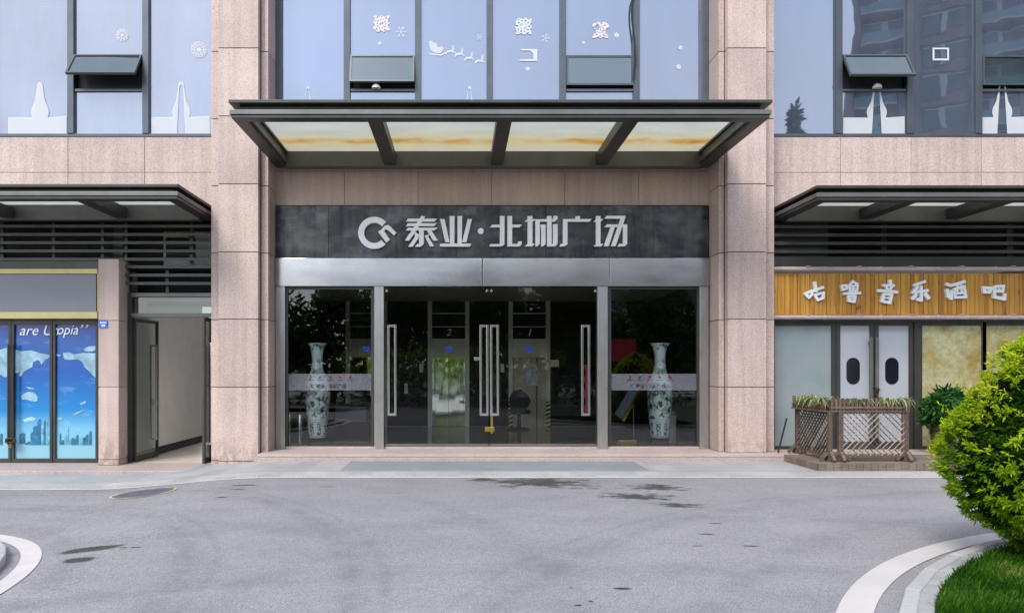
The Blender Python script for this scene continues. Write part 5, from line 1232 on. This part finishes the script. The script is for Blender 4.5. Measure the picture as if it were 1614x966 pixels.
q.build('stem', M['bark'], ps)
q = MB(); q.lathe([(.17, 0), (.21, .42), (.235, .44), (.235, .50), (.20, .50), (.19, .44)], (x, y, ztop), 28); q.build('pot', M['pot'], ps, smooth=True)

# ---- golden bush in the foreground
bc = (5.16, -7.78); prof = [(.05, .30), (.2, .46), (.36, .72), (.5, .84), (.7, .92), (.9, .92), (1.1, .85), (1.3, .74), (1.5, .61), (1.7, .48), (1.82, .37), (1.94, .22), (2.02, .06)]
BH = thing('golden_bush', 'large yellow green bush overhanging the lawn and the curved kerb', 'bush', (bc[0], bc[1], .07))
def prad(z):
    for (z0, r0), (z1, r1) in zip(prof, prof[1:]):
        if z0 <= z <= z1: return r0 + (r1 - r0) * (z - z0) / (z1 - z0)
    return .05
rs = random.Random(33); mb = MB()
def tuft(p, d, n, L0, tone):
    """a shoot tip: narrow leaves fanning out of one point round the shoot's direction"""
    for i in range(n):
        ax = (d * .75 + Vector((rs.gauss(0, .62), rs.gauss(0, .62), rs.gauss(0, .5)))).normalized(); s_ = ax.cross(d + Vector((rs.gauss(0, .3), rs.gauss(0, .3), rs.gauss(0, .3))))
        if s_.length < .05: continue
        s_.normalize(); L_ = L0 * rs.uniform(.6, 1.15); wd = L_ * rs.uniform(.22, .34); q = p + d * rs.uniform(-.03, .03); v = tone + rs.gauss(0, .09); dr = Vector((0, 0, -L_ * .12))
        mb.face([q, q + ax * L_ * .5 + s_ * wd * .5, q + ax * L_ + dr, q + ax * L_ * .5 - s_ * wd * .5], 0, min(1, max(.01, v)))
hol = [(rs.uniform(0, 6.28), rs.uniform(.35, 1.75), rs.uniform(.10, .24)) for _ in range(34)]        # hollows between the boughs
for i in range(10500):
    while True:
        z = rs.uniform(.08, 2.05)
        if rs.random() < (prad(z) + .12) / 1.1: break
    a = rs.uniform(0, 2 * math.pi); r = prad(z)
    nz = mnoise.noise(Vector((math.cos(a) * 2.6, math.sin(a) * 2.6, z * 4.2))); nz2 = mnoise.noise(Vector((math.cos(a) * 6, math.sin(a) * 6, z * 9 + 4)))
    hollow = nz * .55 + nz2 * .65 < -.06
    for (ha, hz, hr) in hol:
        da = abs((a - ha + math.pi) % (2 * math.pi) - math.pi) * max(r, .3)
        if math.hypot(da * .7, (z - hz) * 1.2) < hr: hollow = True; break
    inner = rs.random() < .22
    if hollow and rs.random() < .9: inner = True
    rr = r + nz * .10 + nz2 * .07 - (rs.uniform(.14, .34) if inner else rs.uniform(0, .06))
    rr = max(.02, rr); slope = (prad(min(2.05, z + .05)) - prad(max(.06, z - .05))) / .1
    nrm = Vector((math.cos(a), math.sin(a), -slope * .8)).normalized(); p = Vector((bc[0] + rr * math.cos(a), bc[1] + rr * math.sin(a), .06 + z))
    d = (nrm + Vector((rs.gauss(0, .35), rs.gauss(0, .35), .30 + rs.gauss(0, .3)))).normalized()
    tone = (.02 if inner else .58) + .24 * (z - 1.0) + nz * .30 + nz2 * .2  # inner and hollow tufts darkened: shade put into the leaf tone
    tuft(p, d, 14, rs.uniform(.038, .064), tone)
for i in range(5200):                                                                          # inner leaf mass, shade of the hollows put into its dark tone
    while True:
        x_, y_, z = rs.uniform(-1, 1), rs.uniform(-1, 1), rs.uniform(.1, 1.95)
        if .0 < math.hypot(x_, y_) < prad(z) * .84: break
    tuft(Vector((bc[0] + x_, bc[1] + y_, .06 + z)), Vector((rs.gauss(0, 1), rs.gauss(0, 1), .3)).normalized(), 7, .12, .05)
for i in range(60):
    z = rs.uniform(.4, 2.0); a = rs.uniform(0, 2 * math.pi); r = prad(z); d = (Vector((math.cos(a), math.sin(a), .7)) + Vector((rs.gauss(0, .3), rs.gauss(0, .3), 0))).normalized()
    p = Vector((bc[0] + (r + .05) * math.cos(a), bc[1] + (r + .05) * math.sin(a), .06 + z))
    for k in range(4): tuft(p + d * .035 * k, d, 4, .05, .85)
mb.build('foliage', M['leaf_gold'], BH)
q = MB()
for i in range(16):
    a = rs.uniform(0, 6.28); z = rs.uniform(.7, 1.8); r = prad(z) * .6
    q.tube([(bc[0] + .05 * math.cos(a), bc[1] + .05 * math.sin(a), .05), (bc[0] + r * .4 * math.cos(a), bc[1] + r * .4 * math.sin(a), z * .5), (bc[0] + r * math.cos(a), bc[1] + r * math.sin(a), z)], [.03, .018, .006], 6)
q.build('stem', M['bark'], BH)

# ================================================================== ACROSS THE STREET (seen in the glass)
def tree(x, y, h, cw, seed, label, dens=1300, conifer=False):
    rs = random.Random(seed); t = thing('street_tree', label, 'tree', (x, y, 0), 'trees across the street')
    q = MB(); q.tube([(x, y, -.1), (x + .05, y, h * .3), (x + rs.uniform(-.2, .2), y, h * .75)], [.16, .12, .05], 8)
    for i in range(6):
        a = rs.uniform(0, 6.28); z0 = h * rs.uniform(.3, .5); q.tube([(x, y, z0), (x + cw * .5 * math.cos(a), y + cw * .5 * math.sin(a), z0 + h * .25)], [.06, .02], 6)
    q.build('trunk', M['bark'], t)
    mb = MB()
    if conifer:
        for i in range(13):
            k = i / 12; z = h * (.15 + .83 * k); r = (cw * (1 - k) ** .8 * .9 + .25) * rs.uniform(.6, 1.35)
            for s_ in range(3): 
                a = rs.uniform(0, 6.28); leaf_cluster(mb, (x + r * .6 * math.cos(a), y + r * .6 * math.sin(a), z + rs.uniform(-.4, .4)), (r * .55, r * .55, h * .035), 90, .42, rs, .4, .3, .3)
    else:
        for i in range(13):
            a = rs.uniform(0, 6.28); rr = cw * rs.uniform(0, .75); z = h * rs.uniform(.42, .88); s_ = cw * rs.uniform(.32, .5)
            leaf_cluster(mb, (x + rr * math.cos(a), y + rr * math.sin(a), z), (s_, s_, s_ * .75), dens // 5, .30, rs, .5, .3, .3)
    mb.build('crown', M['leaf_tree'], t)
for i, (x, y, h, cw, lb) in enumerate(((-9.6, -23, 5.6, 2.3, 'round street tree mirrored at the left edge of the left entrance glass'), (-6.3, -22.5, 5.9, 2.2, 'tallest round street tree mirrored in the left entrance glass'), (-3.0, -23.5, 7.0, 2.8, 'street tree mirrored beside the left door column'),
        (0.8, -22.8, 7.4, 2.9, 'low street tree mirrored in the lift doors'), (4.8, -23.4, 7.2, 2.9, 'street tree mirrored in the right door leaf'), (9.8, -22, 5.8, 1.7, 'slender street tree mirrored in the right entrance glass'), (13.5, -24, 4.4, 2.0, 'street tree mirrored beside the right pillar'))):
    tree(x, y, h, cw, 50 + i, lb)
for i, (x, y, h, cw) in enumerate(((-5.2, -27, 7.4, 3.0), (-1.4, -27.5, 8.2, 3.2), (2.4, -27, 8.4, 3.3), (6.6, -27.5, 8.0, 3.2), (10.8, -28, 7.0, 2.8))):  # rear row added as a dark backdrop against mirrored sky
    tree(x, y, h, cw, 90 + i, 'dense dark tree added in a rear row to block sky mirrored in the door glass', 1500)
bl = MB(); rs = random.Random(8)  # dense shrubs added to keep the bright horizon out of the reflections
for i in range(30): leaf_cluster(bl, (-15 + i * 1.05 + rs.uniform(-.3, .3), -30 + rs.uniform(-.6, .6), rs.uniform(1.2, 3.6)), (1.5, .9, 1.9), 330, .42, rs, .6, 0, .2)
tag(bl.build('sky_screen_shrubs', M['leaf_tree'], origin=(0, -30, 0)), kind='stuff')
tree(18.4, -26, 15.5, 2.4, 77, 'tall slim tree mirrored in the upper right window', 900, True)
# hedges and red board
hd = MB(); rs = random.Random(5)
for i in range(17):
    if -6 < -16 + i * 2.0 < 4.5: continue
    for k in range(3): leaf_cluster(hd, (-16 + i * 2.0 + rs.uniform(-.3, .3), -20.6, .6 + k * .9), (1.2, .7, .75), 170, .24, rs, .5, 0, .4)
tag(hd.build('clipped_hedge', M['leaf_tree'], origin=(0, -20.6, 0)), 'long dark hedge across the street mirrored in the entrance glass', 'hedge')
hd = MB()
for i in range(9):
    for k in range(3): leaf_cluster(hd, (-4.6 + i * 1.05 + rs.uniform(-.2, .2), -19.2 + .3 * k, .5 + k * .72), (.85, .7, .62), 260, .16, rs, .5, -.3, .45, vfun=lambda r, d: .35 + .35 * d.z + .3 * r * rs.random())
tag(hd.build('golden_hedge', M['leaf_gold'], origin=(0, -19.2, 0)), 'bright yellow green hedge across the street mirrored in the lift doors', 'hedge')
t = thing('red_notice_board', 'red notice board on two posts mirrored in the right entrance glass', 'notice board', (7.4, -20, 0))
q = MB(); q.box(6.75, 8.1, -20.06, -20, 2.0, 3.0); q.build('board', M['red'], t)
for xx in (6.85, 8.0): q = MB(); q.box(xx - .04, xx + .04, -20.12, -20.06, -.05, 2.9); q.build('post', M['alu'], t)

def apartment(name, label, cx, cy, rot, wd, dp, nf, fh, mats, nb, z0=0, skip=0):
    t = thing(name, label, 'building', (0, 0, 0)); T = Matrix.Translation((cx, cy, 0)) @ Matrix.Rotation(rot, 4, 'Z')
    def put(mb): mb.v = [tuple(T @ Vector(v)) for v in mb.v]; return mb
    H = nf * fh; q = MB(); q.box(-wd / 2, wd / 2, -dp / 2, dp / 2, -.2, H)
    for i in range(nb + 1): xx = -wd / 2 + wd * i / nb; q.box(xx - .35, xx + .35, dp / 2, dp / 2 + .7, -.2, H)
    for k in range(1, nf + 1): q.box(-wd / 2 + .36, wd / 2 - .36, dp / 2, dp / 2 + .25, k * fh - .25, k * fh)
    put(q).build('wall', mats[0], t)
    bw_ = wd / nb; wins = 0
    wm = MB(); wm.box(-bw_ / 2 + .7, -.25, 0, .12, .5, fh - .6, 0); wm.box(.25, bw_ / 2 - .7, 0, .12, .9, fh - .6, 0)
    for a, b, c_, d_ in ((-bw_ / 2 + .6, bw_ / 2 - .6, fh - .6, fh - .5), (-.25, .25, .5, fh - .6)): wm.box(a, b, 0, .18, c_, d_, 1)
    bl = MB(); bl.box(-bw_ / 2 + .5, bw_ / 2 - .5, 0, 1.3, 0, .16, 0); bl.box(-bw_ / 2 + .5, bw_ / 2 - .5, 1.22, 1.3, .16, 1.05, 1)
    def mesh_of(mb, nm, ms):
        me = bpy.data.meshes.new(nm); me.from_pydata(mb.v, [], mb.f); [me.materials.append(m_) for m_ in ms]; me.polygons.foreach_set('material_index', mb.m); return me
    wme, bme = mesh_of(wm, 'window', [mats[1], mats[2]]), mesh_of(bl, 'balcony', [mats[2], mats[3]])
    for k in range(skip, nf):
        for i in range(nb):
            if wins >= 99: break
            o = bpy.data.objects.new('window', wme); COL.objects.link(o); o.parent = t; o.matrix_local = T @ Matrix.Translation((-wd / 2 + bw_ * (i + .5), dp / 2 + .01, k * fh)); wins += 1
            if (i % 3) != 1:
                o = bpy.data.objects.new('balcony', bme); COL.objects.link(o); o.parent = t; o.matrix_local = T @ Matrix.Translation((-wd / 2 + bw_ * (i + .5), dp / 2 + .26, k * fh))
    return t
tw = [pbr('tower_wall', (.20, .17, .17), .8, 0, .15, .2), pbr('tower_glass', (.05, .09, .11), .12, 0, .5, .3), pbr('tower_trim', (.42, .42, .42), .7), pbr('tower_balcony_glass', (.14, .24, .27), .2, 0, .2, .4)]
apartment('apartment_tower', 'tall grey brown apartment tower mirrored in the upper right windows', 59, -60, R(30), 34, 14, 17, 3.1, tw, 7, 0, 4)
lw = [pbr('low_block_wall', (.36, .26, .19), .8, 0, .15, .2), tw[1], pbr('low_block_trim', (.50, .40, .32), .7), tw[3]]
apartment('apartment_block', 'low reddish apartment block mirrored in the right entrance glass', 20, -58, R(4), 22, 10, 4, 3.3, lw, 5)
